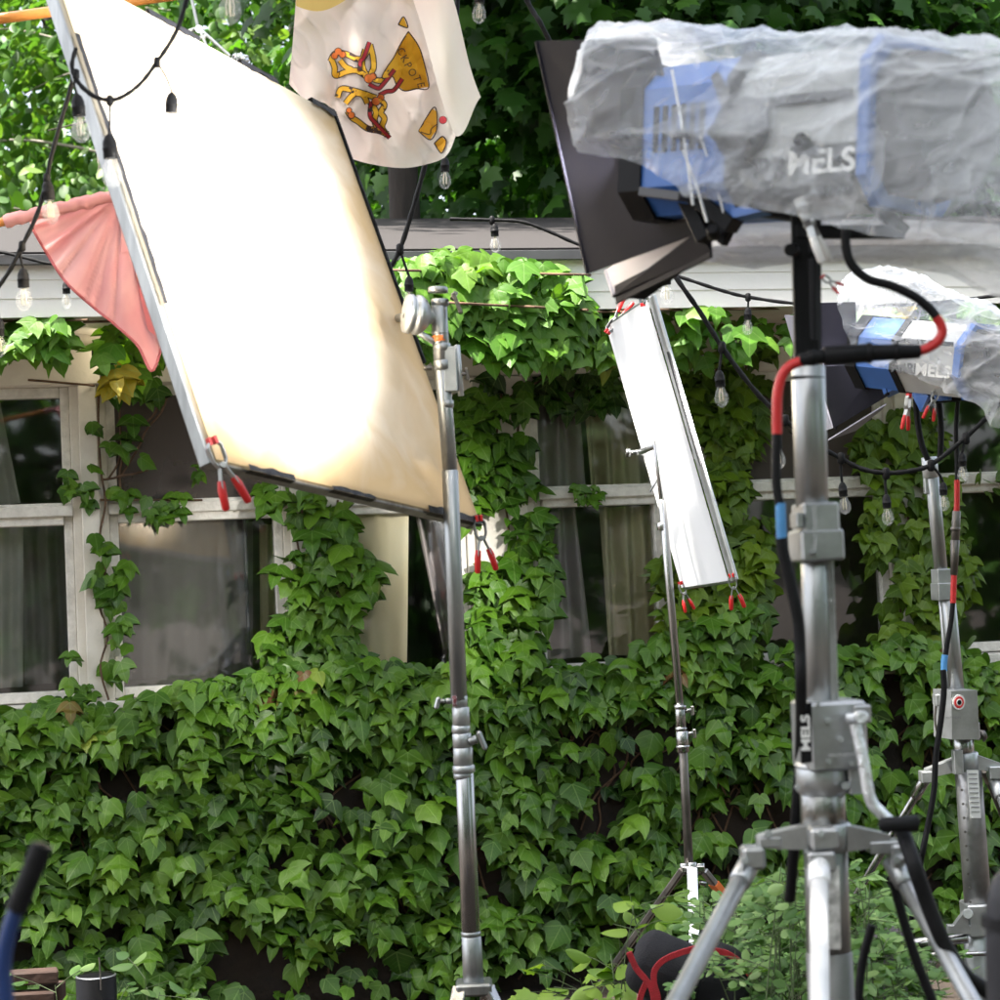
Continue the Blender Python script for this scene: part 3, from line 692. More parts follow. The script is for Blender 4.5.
x, y = at(407, 9.6); tree('tree with a thick dark bare trunk rising behind the roof under the white banner', x, y, 9, 6.2, 2.2, 2.0, 6000, .14, treeD, barkm, 'maple_tree', .115, tl=(.2, 1), low=4.7)
x, y = at(1080, 14); tree('dark green tree at the right edge behind the roof', x, y, 9, 5.4, 2.8, 3, 9000, .125, treeD, barkm, 'maple_tree', .2)
x, y = at(110, 15); tree('light green small leaved tree behind the left end of the roof', x, y, 9, 5.3, 2.5, 3.0, 9000, .12, treeL, barkl, 'birch_tree', .1, leaf=OVAL, tl=(.2, 1))
x, y = at(-120, 17); tree('pale airy tree at the far left behind the pink banner', x, y, 9, 5.6, 2.6, 3.0, 6000, .13, treeL, barkl, 'birch_tree', .12, leaf=OVAL, tl=(.3, 1))
x, y = at(300, 18); tree('mid green tree showing between the big frame and the white banner', x, y, 10, 5.6, 2.9, 3.4, 8000, .14, treeL, barkl, 'birch_tree', .13, leaf=OVAL, tl=(.0, .8))
x, y = at(520, 17); tree('tall dark tree filling the gap behind the maples', x, y, 11, 6.2, 3.0, 4.2, 7000, .19, treeD, barkm, 'maple_tree', .24)
x, y = at(760, 19); tree('tall dark tree far behind the large covered spotlight', x, y, 11, 6.2, 3.2, 4.2, 6000, .2, treeD, barkm, 'maple_tree', .24)
x, y = at(60, 24); tree('distant dark green tree behind the light ones at the left', x, y, 11, 6, 3.4, 4.4, 6000, .2, treeD, barkm, 'maple_tree', .24, tl=(.3, 1))
x, y = at(960, 22); tree('distant dark tree behind the right end of the roof', x, y, 11, 6, 3.4, 4.4, 5000, .2, treeD, barkm, 'maple_tree', .24)
# the garden's own trees, on the photographer's side: they shade the yard and show in the glass
GAPS = [(WP(500, 280, .6), .40), (WP(570, 285, .56), .30), (P(390, 40, 4.45), .22)]   # openings cut in the crown along sun rays to light eave and banner
tree('spreading shade tree standing over the yard left of the camera', -4.2, 1.2, 10, 7.4, 3.0, 1.6, 6000, .2, treeD, barkm, 'maple_tree', .26, group='trees around the yard', lean=3.0, low=5.4)
GAPS = []
tree('bushy tree standing behind the photographer at the left', -4.4, -4.5, 7, 3.0, 2.6, 2.9, 3000, .26, treeD, barkm, 'maple_tree', .22, group='trees around the yard')
tree('bushy tree standing straight behind the photographer', -.3, -6.5, 8, 3.2, 2.8, 3.1, 3500, .28, treeD, barkm, 'maple_tree', .22, group='trees around the yard')
tree('bushy tree standing behind the photographer at the right', 4.2, -4.2, 8, 3.2, 2.8, 3.0, 3000, .28, treeD, barkm, 'maple_tree', .22, group='trees around the yard')
tree('bushy tree standing far right of the yard beyond the stands', 7.5, 1.5, 8, 3.2, 2.6, 3.0, 2500, .28, treeD, barkm, 'maple_tree', .22, group='trees around the yard')

# ------------------------------------------------------------------ helpers for the film gear
def T(mb, u0, v0, u1, v1, d0, w0, w1=None, d1=None, mi=0, seg=22, bev=.1):
    """a turned tube between two points of the photo at real distances, widths in photo pixels"""
    d1 = d0 if d1 is None else d1; w1 = w0 if w1 is None else w1
    mb.cyl(P(u0, v0, d0), P(u1, v1, d1), px(w0 / 2, d0), px(w1 / 2, d1), seg, mi, bev)
def B(mb, u0, v0, u1, v1, d, dep, mi=0, bev=.0015, skew=0.0, ang=0):
    """an upright casting / box covering u0..u1, v0..v1 at distance d, dep metres deep, turned ang degrees about its axis"""
    c = P((u0 + u1) / 2, (v0 + v1) / 2, d); hx = px((u1 - u0) / 2, d); hz = px((v1 - v0) / 2, d)
    X = V((math.cos(R(ang)), math.sin(R(ang)), 0)); Y = V((-math.sin(R(ang)), math.cos(R(ang)), 0))
    mb.box(c, X * hx, Y * dep / 2, V((0, 0, hz)), mi, bev)
def CB(mb, pts, d, w, k=8, mi=0, seg=12):
    """a cable through photo points; a third value gives a point its own distance"""
    pp = [P(p[0], p[1], p[2] if len(p) > 2 else d) for p in pts]
    mb.tube(smooth_path(pp, k), px(w / 2, d), seg, True, mi)
ZUP = V((0, 0, 1))

# ------------------------------------------------------------------ diffusion frames
def frame(c, name, label, fab, tubew, patches, outer=(), sag=1.0):
    TL, TR, BR, BL = c; ctr = (TL + TR + BR + BL) / 4
    root = thing(name, ground(ctr), label, 'diffusion frame', 'diffusion frames')
    root.location = ctr - V((0, 0, 0)); ORG[root.name] = ctr.copy()
    n = (TR - BL).cross(TL - BR).normalized()
    if n.dot(CAM - ctr) < 0: n = -n
    mb = MB(); back = -n * tubew * .55
    for a, b in ((TL, TR), (TR, BR), (BR, BL), (BL, TL)):
        t = (b - a).normalized(); inn = ((TL + TR + BR + BL) / 4 - (a + b) / 2); inn = (inn - t * inn.dot(t)).normalized()
        o_ = tubew * .25 if (a - BL).length < 1e-6 and 'left' in outer else (tubew * .2 if sag < .5 else tubew * .5)
        mb.bar(a + back + inn * o_, b + back + inn * o_, tubew, tubew, up=n, bev=.002)
    mb.build('frame_tube', [steel], root)
    mb = MB()
    def fn(i, j):
        p = TL.lerp(TR, i).lerp(BL.lerp(BR, i), j)
        e = min(i, 1 - i, j, 1 - j)
        wr = .004 * noise.noise(p * 9) + .0025 * noise.noise(p * 31 + V((3, 1, 0))) + .006 * noise.noise(V((i * 2.2 + j * 3, j * 2 - i * 3, 2)))
        ins = .012
        q = p + (ctr - p) * ins
        return q + n * (.004 + min(1, e * 9) * (wr * sag + .003))
    mb.grid(fn, 60, 60); mb.build('diffusion_fabric', [fab], root)
    for (a, b, t0, t1, wdt, m) in patches:                       # tape strips lying along an edge
        mb = MB(); cs = {'TL': TL, 'TR': TR, 'BR': BR, 'BL': BL}; A = cs[a]; Bv = cs[b]
        t = (Bv - A).normalized(); inn = (ctr - (A + Bv) / 2); inn = (inn - t * inn.dot(t)).normalized(); L = (Bv - A).length; k = 14
        bare = (a, b) == ('BL', 'TL')
        def fn2(i, j):
            x = t0 + (t1 - t0) * i; wob = .003 * noise.noise(V((x * 25, j, 4)))
            return A + t * (L * x) + inn * (-.002 + (wdt + wob * 2) * j) + n * (.0065 + .0022 * noise.noise(V((x * 40, j * 2, 1))) + .002)
        mb.grid(fn2, 24, 4)
        def fn3(i, j):
            x = t0 + (t1 - t0) * i
            return A + t * (L * x) - inn * .003 + n * (.0085 - (tubew * .55) * j)
        if not bare: mb.grid(fn3, 24, 3)
        mb.build('tape_strip', [m], root)
    return root, n
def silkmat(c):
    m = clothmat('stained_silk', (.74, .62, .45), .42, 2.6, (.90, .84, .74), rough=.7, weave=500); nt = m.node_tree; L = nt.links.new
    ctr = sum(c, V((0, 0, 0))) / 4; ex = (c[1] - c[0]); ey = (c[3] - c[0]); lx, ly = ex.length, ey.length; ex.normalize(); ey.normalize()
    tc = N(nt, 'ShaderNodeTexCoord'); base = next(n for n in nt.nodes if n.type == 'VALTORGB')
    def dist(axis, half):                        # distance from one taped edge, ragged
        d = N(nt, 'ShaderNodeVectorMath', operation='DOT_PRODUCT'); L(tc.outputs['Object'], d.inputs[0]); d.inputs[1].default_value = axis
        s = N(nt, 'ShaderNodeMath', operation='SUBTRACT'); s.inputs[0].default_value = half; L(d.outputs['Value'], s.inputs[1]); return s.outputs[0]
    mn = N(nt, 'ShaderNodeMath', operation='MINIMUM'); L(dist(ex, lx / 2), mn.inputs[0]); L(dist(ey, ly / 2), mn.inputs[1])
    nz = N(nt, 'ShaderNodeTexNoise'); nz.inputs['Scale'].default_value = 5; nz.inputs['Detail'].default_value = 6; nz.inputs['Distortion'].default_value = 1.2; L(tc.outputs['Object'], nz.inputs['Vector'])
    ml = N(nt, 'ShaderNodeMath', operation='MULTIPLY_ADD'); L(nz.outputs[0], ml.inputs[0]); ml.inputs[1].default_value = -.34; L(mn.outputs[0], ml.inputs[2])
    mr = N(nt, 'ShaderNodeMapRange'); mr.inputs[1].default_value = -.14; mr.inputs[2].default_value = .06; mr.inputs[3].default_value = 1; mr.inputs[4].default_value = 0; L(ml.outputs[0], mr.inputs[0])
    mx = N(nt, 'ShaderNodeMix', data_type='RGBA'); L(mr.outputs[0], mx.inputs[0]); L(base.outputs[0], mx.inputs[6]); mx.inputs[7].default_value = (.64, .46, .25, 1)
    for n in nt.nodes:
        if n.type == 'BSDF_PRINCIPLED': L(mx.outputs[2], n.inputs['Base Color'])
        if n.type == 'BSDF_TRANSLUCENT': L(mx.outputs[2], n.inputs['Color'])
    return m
white_silk = clothmat('white_grid_cloth', (.86, .86, .85), .5, 4, rough=.7, weave=500)
c1 = [P(46, -42, 3.298), P(332, 113, 4.084), P(480, 525, 3.906), P(213, 463, 3.120)]
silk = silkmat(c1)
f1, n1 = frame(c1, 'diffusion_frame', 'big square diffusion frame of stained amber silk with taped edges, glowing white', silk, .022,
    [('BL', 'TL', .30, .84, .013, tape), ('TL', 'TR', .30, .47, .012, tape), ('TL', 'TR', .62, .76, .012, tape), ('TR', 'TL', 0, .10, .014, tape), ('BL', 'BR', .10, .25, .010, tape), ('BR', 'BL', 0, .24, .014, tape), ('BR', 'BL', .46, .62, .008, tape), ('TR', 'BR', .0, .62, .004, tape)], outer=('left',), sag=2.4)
TLp, BLp, BRp = P(607, 325, 5.55), P(683, 589, 5.45), P(731, 582, 5.05)
c2 = [TLp, TLp + BRp - BLp, BRp, BLp]
f2, n2 = frame(c2, 'diffusion_frame', 'narrow white diffusion frame seen edge on, glowing in front of the ivy', white_silk, .010,
    [], sag=.12)
# outer side channel of the narrow frame with its lettering
mb = MB(); off = (c2[1] - c2[0]).normalized() * .018
mb.bar(c2[1] + off - n2 * .006, c2[2] + off - n2 * .006, .034, .010, up=n2, bev=.003); mb.build('side_channel', [alu], f2)
mb = MB(); q0 = c2[1].lerp(c2[2], .20) + off * 1.75 + n2 * .001; q1 = c2[1].lerp(c2[2], .60) + off * 1.75 + n2 * .001; mb.bar(q0, q1, .009, .004, up=n2); mb.build('tape_strip', [tape], f2)

# ------------------------------------------------------------------ spring clamps
def clamp_proto():
    r = thing('spring_clamp', (0, 0, 0), 'x', 'spring clamp', 'spring clamps holding the fabrics')
    body = MB()
    for s in (-1, 1):
        pts = [V((s * .004, 0, -.002)), V((s * .014, 0, -.018)), V((s * .013, 0, -.045)), V((-s * .0, 0, -.060)), V((-s * .012, 0, -.085)), V((-s * .018, 0, -.105))]
        pts = [V((abs(p.x) * s if i < 3 else (s * .006 if i == 3 else s * (.014 if i == 4 else .019)), 0, p.z)) for i, p in enumerate(pts)]
        for a, b in zip(pts[:-1], pts[1:]):
            body.bar(a, b, .0035, .016, up=V((0, 1, 0)), bev=.0008)
    body.cyl(V((0, -.012, -.056)), V((0, .012, -.056)), .0065)
    body.build('metal_jaws', [steel], r)
    for s in (-1, 1):
        g = MB(); g.tube([V((s * .013, 0, -.084)), V((s * .0175, 0, -.10)), V((s * .0235, 0, -.136)), V((s * .0238, 0, -.14))], [.0068, .0085, .0075, .004], 10); g.build('handle_grip', [redp], r)
        g = MB(); g.box(V((s * .006, 0, -.006)), V((.0035, 0, 0)), V((0, .0085, 0)), V((0, 0, .008)), 0, .001); g.build('jaw_pad', [redp], r)
    return r
CL = clamp_proto(); used = []
def copy_tree(o, parent=None):
    c = o.copy(); COL.objects.link(c)
    if parent: c.parent = parent
    for ch in list(o.children): copy_tree(ch, c)
    return c
def clamp(u0, v0, u1, v1, d, label, twist=0, d1=None, wide=1.0):
    A = P(u0, v0, d); Bp = P(u1, v1, d1 or d); z = (A - Bp); L = z.length; z.normalize()
    y = (A - CAM).normalized(); y = (y - z * y.dot(z)).normalized(); x = y.cross(z)
    M = Matrix((x, y, z)).transposed().to_4x4() @ Matrix.Rotation(R(twist), 4, 'Z')
    o = CL if not used else copy_tree(CL); used.append(o)
    k = L / .14; o.matrix_world = Matrix.Translation(A) @ M @ Matrix.Diagonal((k * wide, k, k, 1)); o['label'] = label; return o
clamp(211, 438, 238, 507, 3.10, 'steel spring clamp with red grips on the lower left corner of the big frame', 20)
clamp(478, 516, 487, 572, 3.88, 'steel spring clamp with red grips on the lower right corner of the big frame', 15)
clamp(731, 574, 738, 609, 5.02, 'red tipped spring clamp at the lower right corner of the narrow frame', 0, wide=1.1)
clamp(680, 582, 690, 611, 5.42, 'red tipped spring clamp at the lower left corner of the narrow frame', 25)
clamp(607, 333, 629, 300, 5.5, 'red tipped spring clamp at the upper left corner of the narrow frame', 40)
clamp(643, 306, 640, 276, 5.1, 'red tipped spring clamp at the upper right corner of the narrow frame', 40)

# ------------------------------------------------------------------ combo stand behind the big frame
D1 = 3.75
r = thing('light_stand', ground(P(476, 985, D1)), 'steel grip stand with a round grip head carrying the big diffusion frame', 'light stand', 'light stands')
mb = MB(); T(mb, 464.5, 772, 471, 936, D1, 18.5); mb.build('lower_column', [chrome], r)
mb = MB(); T(mb, 450, 470, 459, 700, D1, 16.5); T(mb, 439, 300, 442, 368, D1, 16); T(mb, 442, 366, 450, 470, D1, 15); mb.build('riser_tube', [steel], r)
mb = MB()
T(mb, 438, 287, 438, 293, D1, 20); T(mb, 440, 299, 440, 306, D1, 18); T(mb, 440, 331, 440, 334.5, D1, 17); T(mb, 442, 343, 442, 351, D1, 17.5); T(mb, 442.5, 360, 443, 370, D1, 18.5); T(mb, 446, 400, 446, 408, D1, 15.5)
mb.build('collar', [steel], r)
mb = MB(); T(mb, 440, 335, 440.5, 342, D1, 16.4); mb.build('tape_band', [orange], r)
mb = MB(); B(mb, 444, 347, 457, 392, D1, .028); T(mb, 457, 345, 461, 396, D1, 6); T(mb, 440, 352, 446, 370, D1, 13); mb.build('bracket', [alu], r)
mb = MB(); T(mb, 452, 295, 456, 297, D1, 10); mb.bar(P(453, 293, D1 - .01), P(461, 313, D1 - .01), px(9, D1), px(4, D1), bev=.001); T(mb, 461, 374, 466, 374, D1, 4); mb.bar(P(466, 368, D1), P(468, 380, D1), .007, .006); T(mb, 424, 368, 432, 368, D1, 5); mb.build('tightening_knob', [ironb], r)
gh = MB(); ax = (P(434, 317, D1) - P(407, 313, D1 - .015)).normalized()
gh.lathe([(-.024, .02), (-.022, .036), (-.012, .0375), (-.010, .034), (-.006, .034), (-.004, .0375), (.004, .0375), (.014, .031), (.022, .02), (.026, .013), (.044, .012)], P(417, 315, D1 - .01), ax, 28)
gh.cyl(P(418, 332, D1 - .01), P(436, 343, D1 - .005), .006)
g = gh.build('grip_head', [alu], r)
mb = MB(); mb.bar(P(437, 316, D1), P(405, 316, D1 - .015), .012, .012); pA = P(407, 316, D1 - .015); mb.cyl(pA, c1[1].lerp(c1[2], .5) - n1 * .02, .008); mb.build('arm', [steel], r)
mb = MB(); T(mb, 460, 695, 460, 708, D1, 15); T(mb, 460.5, 707, 461.5, 726, D1, 17.5); T(mb, 461, 725, 461, 733, D1, 18.5); T(mb, 461.5, 733, 462.5, 748, D1, 19); T(mb, 463, 747, 463, 765, D1, 19.5); T(mb, 463.5, 765, 464, 773, D1, 22.5); T(mb, 463, 772, 464, 778, D1, 20); mb.build('collar', [alu], r)
mb = MB(); T(mb, 452, 701, 446, 701, D1, 6); T(mb, 445, 701, 440, 701, D1, 4); mb.bar(P(439, 697, D1), P(436, 709, D1), .012, .009, bev=.003); T(mb, 469, 742, 477, 739, D1 - .01, 9); mb.bar(P(478, 731, D1 - .015), P(486, 750, D1 - .015), .018, .010, bev=.004); mb.build('tightening_knob', [steel], r)
mb = MB(); T(mb, 454.5, 696, 455, 706, D1 - .014, 5, 5); mb.build('paint_smear', [mat('red_worn_paint', (.3, .05, .06), .6, 0, .5, 120, col2=(.36, .33, .33), sharp=True)], r)
mb = MB(); T(mb, 471, 931, 471.2, 936, D1, 20); B(mb, 456, 981, 492, 993, D1, .07, bev=.004); T(mb, 471.3, 936, 474, 990, D1, 20, 21); mb.build('leg_collar', [steel], r)
for (ux, vx, dx) in ((425, 1060, D1 - .30), (545, 1065, D1 - .1), (480, 1010, D1 + .5)):
    a = P(460 if ux < 470 else 488, 987, D1 - .02 if dx < D1 else D1 + .03); g0 = P(ux, vx, dx); foot = V((a.x + (g0.x - a.x) * 3.2, a.y + (g0.y - a.y) * 2.2, .012))
    mb = MB(); mb.bar(a, foot, .026, .013, bev=.002); lg = mb.build('leg', [chrome], r)
    mb = MB(); mb.cyl(foot - V((0, 0, .012)), foot + V((0, 0, .03)), .018); mb.build('rubber_foot', [rubber], lg)

# ------------------------------------------------------------------ slim stand of the narrow frame
D2 = 5.25
r = thing('light_stand', ground(P(694, 872, D2)), 'slim chromed stand with a turtle base holding the narrow white frame', 'light stand', 'light stands')
mb = MB(); T(mb, 662, 500, 680, 706, D2, 8); T(mb, 655, 440, 662, 502, D2, 5.5); mb.build('riser_tube', [chrome], r)
mb = MB(); T(mb, 683, 750, 689, 866, D2, 9); mb.build('lower_column', [ironb], r)
mb = MB(); T(mb, 680, 706, 681, 729, D2, 10.5); T(mb, 681, 727, 681, 731, D2, 12); T(mb, 682, 731, 683, 752, D2, 13); T(mb, 682.6, 745, 682.8, 748, D2, 14.5); T(mb, 661, 523, 661.5, 530, D2, 9); T(mb, 680, 705, 680, 709, D2, 12.5); mb.build('collar', [chrome], r)
mb = MB()
for (u, v) in ((685, 711), (687, 734)):
    T(mb, u, v, u + 6, v - 1, D2, 4); mb.bar(P(u + 7, v - 5, D2), P(u + 7.5, v + 4, D2), .008, .010, bev=.002)
T(mb, 640, 452, 630, 453, D2 + .1, 5); T(mb, 630, 453, 626, 453, D2 + .1, 9); T(mb, 664, 470, 650, 492, D2 + .12, 3)
mb.build('tightening_knob', [chrome], r)
mb = MB(); mb.cyl(P(656, 446, D2), P(640, 452, D2 + .1), .008); mb.cyl(P(640, 452, D2 + .12), (c2[0] + c2[3]) / 2 - n2 * .02, .008); mb.build('arm', [steel], r)
mb = MB(); B(mb, 681, 865, 704, 871, D2, .05, bev=.002); T(mb, 684, 863, 684.5, 874, D2, 9); T(mb, 700, 863, 700.5, 874, D2, 9); T(mb, 692, 862, 692.5, 874, D2 - .03, 9); T(mb, 699, 882, 706, 884, D2, 5); mb.build('leg_collar', [chrome], r)
for (a, b, m_, w_) in (((692, 868, D2 - .04), (699, 1100, D2 - .40), whitep, 10), ((683, 869, D2), (600, 985, D2 + .1), ironb, 9), ((703, 870, D2), (800, 990, D2 + .25), steel, 9)):
    A = P(*a); F_ = P(*b); t = (0.015 - A.z) / (F_.z - A.z); F_ = A.lerp(F_, t)
    mb = MB(); mb.bar(A, F_, px(w_, D2), px(w_ * .7, D2), bev=.003); lg = mb.build('leg', [mat('polished_aluminium', (.82, .82, .82), .28, .9, .1, 12) if m_ is whitep else m_], r)
    if w_ == 9 and m_ is steel: mb = MB(); mb.bar(A.lerp(F_, .06), A.lerp(F_, .11), px(10, D2), px(7.4, D2)); mb.build('tape_band', [orange], lg)

# ------------------------------------------------------------------ crank stand of the large spotlight
DA = 2.5
r = thing('crank_stand', ground(P(830, 1000, DA)), 'near silver crank up stand with a wind handle carrying the large covered spotlight', 'light stand', 'crank up light stands')
ka = r
mb = MB(); T(mb, 808, 366, 812, 508, DA, 37 - 3, 36 - 3); mb.build('top_tube', [steel], r)
mb = MB(); T(mb, 806, 356, 806.4, 372, DA, 26); T(mb, 807.6, 369, 808, 380, DA, 30, 35); mb.build('top_socket', [black], r)
mb = MB(); B(mb, 797, 503, 834, 533, DA, .055, ang=8, bev=.003); B(mb, 794, 530, 838, 561, DA, .062, ang=8, bev=.003); B(mb, 793, 513, 800, 528, DA - .02, .03, ang=8); T(mb, 813, 553, 813, 552.9, DA - .04, 8, 8)
mb.cyl(P(813.5, 552, DA - .028), P(813.5, 552, DA - .036), px(3.6, DA)); mb.build('collar', [alu], r)
mb = MB(); T(mb, 816, 555, 820, 705, DA, 31); mb.build('middle_tube', [steel], r)
mb = MB(); mb.bar(P(829, 560, DA - .012), P(834.5, 704, DA - .012), px(5, DA), .01)
for k in range(70): mb.bar(P(831 + k * 5 / 70, 562 + 2 * k, DA - .014), P(831 + k * 5 / 70, 563 + 2 * k, DA - .014), px(4, DA), .008, bev=0)
mb.build('rack_strip', [alu], r)
mb = MB(); B(mb, 799, 700, 859, 768, DA, .075, ang=10, bev=.004); B(mb, 847, 704, 865, 722, DA - .01, .05, ang=10, bev=.002); B(mb, 842, 760, 862, 792, DA, .05, ang=10)
for (u, v) in ((828, 721), (841, 740), (829, 762)): mb.cyl(P(u, v, DA - .034), P(u, v, DA - .044), px(3, DA))
for (u, v) in ((818, 704), (852, 764), (820, 764)): mb.cyl(P(u, v, DA - .036), P(u, v, DA - .042), px(2.2, DA), seg=8)
gb = mb.build('gear_box', [alu], r)
mb = MB(); lab = [P(799.5, 704, DA - .056), P(811.5, 702.5, DA - .056), P(812, 762, DA - .056), P(801, 764, DA - .056)]; mb.slab(lab, .002); ls = mb.build('name_label', [black], r)
xd = (P(803, 705, DA) - P(804.5, 762, DA)); yd = -(Rt)
text_mesh('label_lettering', 'MELS', labelw, P(806, 733, DA - .0580), xd, yd, px(8.4, DA), ls, bold=.035, squash=1.33)
text_mesh('embossed_lettering', 'MATTHEWS', greyp, P(842, 755, DA - .0445), V((math.cos(R(10)), math.sin(R(10)), 0)), ZUP, px(3.8, DA), gb, bold=.01, squash=.95)
text_mesh('embossed_lettering', 'MATTHEWS', greyp, P(815, 528, DA - .036), (P(814, 505, DA) - P(815, 550, DA)), -Rt, px(4.2, DA), r, bold=.02, squash=1.35)
mb = MB(); T(mb, 822, 762, 823, 793, DA, 53); mb.cyl(P(797.5, 787, DA - .02), P(797.5, 787, DA - .045), px(3, DA)); mb.cyl(P(846, 786, DA - .02), P(846, 786, DA - .045), px(4, DA)); T(mb, 822, 763, 822, 768, DA, 55); mb.build('collar', [alu], r)
mb = MB(); T(mb, 822.5, 792, 823.5, 828, DA, 45); mb.build('inner_tube', [mat('scuffed_steel', (.30, .30, .29), .3, 1, .5, 50, .1, 80)], r)
mb = MB(); T(mb, 826, 822, 826.5, 850, DA, 50); B(mb, 808, 826, 836, 848, DA - .035, .05, bev=.004); B(mb, 806, 850, 833, 870, DA - .04, .045, bev=.003)
def wing(pa, pb, ha, hb, th):
    (ua, va), (ub, vb) = pa, pb
    mb.slab([P(ua, va - ha / 2, DA - .01), P((ua + ub) / 2, (va + vb) / 2 - (ha * .2 + hb * .4), DA - .005), P(ub, vb - hb / 2, DA), P(ub, vb + hb / 2, DA), P(ua, va + ha / 2, DA - .01)], th)
wing((808, 836), (757, 841), 24, 11, .03); wing((843, 837), (886, 838), 26, 10, .03)
B(mb, 741, 846, 764, 868, DA - .01, .04, bev=.004); B(mb, 757, 836, 780, 846, DA - .005, .034); B(mb, 868, 840, 902, 852, DA - .005, .034); B(mb, 889, 843, 902, 872, DA - .01, .04, bev=.003)
for (u, v) in ((745.5, 861), (897, 860), (768, 834), (821, 834)): mb.cyl(P(u, v, DA - .02), P(u, v, DA - .065 if u == 821 else DA - .045), px(4, DA))
mb.cyl(P(897, 860, DA - .03), P(907, 858, DA - .04), px(5, DA)); mb.build('leg_shoulder', [alu], r)
mb = MB(); T(mb, 825.5, 848, 829, 956, DA, 44); mb.build('lower_column', [steel], r)
mb = MB(); a0 = P(829, 950, DA); a1 = V((a0.x, a0.y, .16)); mb.cyl(a0, a1, px(23.2, DA)); mb.build('base_column', [mat('dull_grey_steel', (.22, .22, .215), .5, .8, .2, 14)], r)
mb = MB(); mb.slab([P(823, 866, DA - .0575), P(839, 866, DA - .0575), P(841, 949, DA - .0575), P(826, 949, DA - .0575)], .002); mb.build('worn_sticker', [wornm], r)
legs = [((819, 866, DA - .055), (821, 1300, DA - .62), whitep, 18), ((748, 866, DA - .01), (677, 1000, DA - .22), alu, 18), ((893, 862, DA - .01), (957, 975, DA - .12), alu, 17)]
for (a, b, m_, w_) in legs:
    A = P(*a); F_ = P(*b); t = (.04 - A.z) / (F_.z - A.z); F_ = A.lerp(F_, t)
    mb = MB(); mb.cyl(A, F_, px(w_ / 2, DA), px(w_ / 2, DA)); tt = (F_ - A).normalized(); mb.cyl(A - tt * .004, A + tt * .035, px(w_ * .62, DA))
    lg = mb.build('leg', [mat('satin_white_metal', (.80, .80, .80), .35, .3, .08, 12) if m_ is whitep else m_], r)
    mb = MB(); mb.cyl(F_ - V((0, 0, .04)), F_ + V((0, 0, .03)), .022); mb.build('rubber_foot', [rubber], lg)
mb = MB(); T(mb, 846, 718, 862, 717, DA - .05, 9); mb.cyl(P(859, 717, DA - .045), P(862, 717, DA - .075), px(6.5, DA))
q = smooth_path([P(855, 724, DA - .06), P(863, 760, DA - .066), P(870, 798, DA - .07), P(880, 812, DA - .072), P(893, 824, DA - .075)], 5)
mb.tube(q, .0075, 10)
ch = mb.build('crank_handle', [mat('bright_worn_aluminium', (.70, .72, .76), .34, .7, .35, 60, .3, 120)], r)
mb = MB(); mb.tube([P(879, 825, DA - .09), P(883, 825, DA - .09), P(900, 824, DA - .085), P(916, 823, DA - .08), P(919, 823, DA - .08)], [px(4, DA), px(7.5, DA), px(7.5, DA), px(8.5, DA), px(4, DA)], 16); mb.build('handle_grip', [rubber], ch)

# ------------------------------------------------------------------ the large spotlight
F1, B1 = P(668, 150, 2.72), P(905, 128, 2.46)
Ax = (F1 - B1).normalized(); Nn = V((-Ax.y, Ax.x, 0)).normalized()
if Nn.dot(CAM - F1) < 0: Nn = -Nn
Uu = Nn.cross(Ax); Uu = Uu if Uu.z > 0 else -Uu
Lb = (F1 - B1).length
def H(t, n=0.0, u=0.0): return F1 - Ax * (Lb * t) + Nn * n + Uu * u
sp = thing('spotlight', F1.lerp(B1, .5) - V((0, 0, .14)), 'large blue and grey film spotlight with black barn doors inside a plastic cover', 'spotlight', 'film spotlights')
ra = .108
def octo(t, r_, flat=.0):
    out = []
    for k in range(8):
        a = PI / 8 + k * PI / 4; out.append(H(t, r_ * math.cos(a) / math.cos(PI / 8), r_ * math.sin(a) / math.cos(PI / 8)))
    return out
def prism(mb, t0, t1, r0, r1, mi=0):
    a, b = octo(t0, r0), octo(t1, r1)
    mb.add(a + b, [[0, 1, 2, 3, 4, 5, 6, 7], [15, 14, 13, 12, 11, 10, 9, 8]] + [[i, (i + 1) % 8, 8 + (i + 1) % 8, 8 + i] for i in range(8)], False, mi)
def sq(t, r_, c_=.034): return [H(t, n_, u_) for n_, u_ in ((r_, -(r_ - c_)), (r_, r_ - c_), (r_ - c_, r_), (-(r_ - c_), r_), (-r_, r_ - c_), (-r_, -(r_ - c_)), (-(r_ - c_), -r_), (r_ - c_, -r_))]
def sqp(mb, t0, t1, r0, r1, mi=0):
    a, b = sq(t0, r0), sq(t1, r1)
    mb.add(a + b, [[0, 1, 2, 3, 4, 5, 6, 7], [15, 14, 13, 12, 11, 10, 9, 8]] + [[i, (i + 1) % 8, 8 + (i + 1) % 8, 8 + i] for i in range(8)], False, mi)
rs = .098
mb = MB(); sqp(mb, .0, .10, rs * 1.04, rs * 1.04, 0); sqp(mb, .10, .47, rs, rs, 1); sqp(mb, .47, .52, rs * 1.04, rs * 1.04, 0); sqp(mb, .52, 1.0, rs * .97, rs * .97, 2); sqp(mb, 1.0, 1.04, rs * 1.05, rs * 1.05, 1); sqp(mb, 1.04, 1.2, rs * .9, rs * .8, 3)
for k in range(6): mb.bar(H(.16 + k * .04, rs * 1.0, -.02), H(.16 + k * .04, rs * 1.0, .04), .008, .006, up=Nn, mi=0)
mb.bar(H(.57, rs * .98, .030), H(.97, rs * .98, .030), .012, .012, up=Nn, mi=3); mb.bar(H(.55, rs * .98, -.084), H(.97, rs * .98, -.084), .012, .014, up=Nn, mi=0)
mb.build('housing', [black, bluep, greyp, dgreyp], sp)
mb = MB(); mb.bar(H(.26, rs, .0), H(.34, rs, -.002), .010, .045, up=Nn); mb.bar(H(.12, rs * 1.0, -.07), H(.30, rs * .99, -.08), .012, .03, up=Nn); mb.build('vent_panel', [dgreyp], sp)
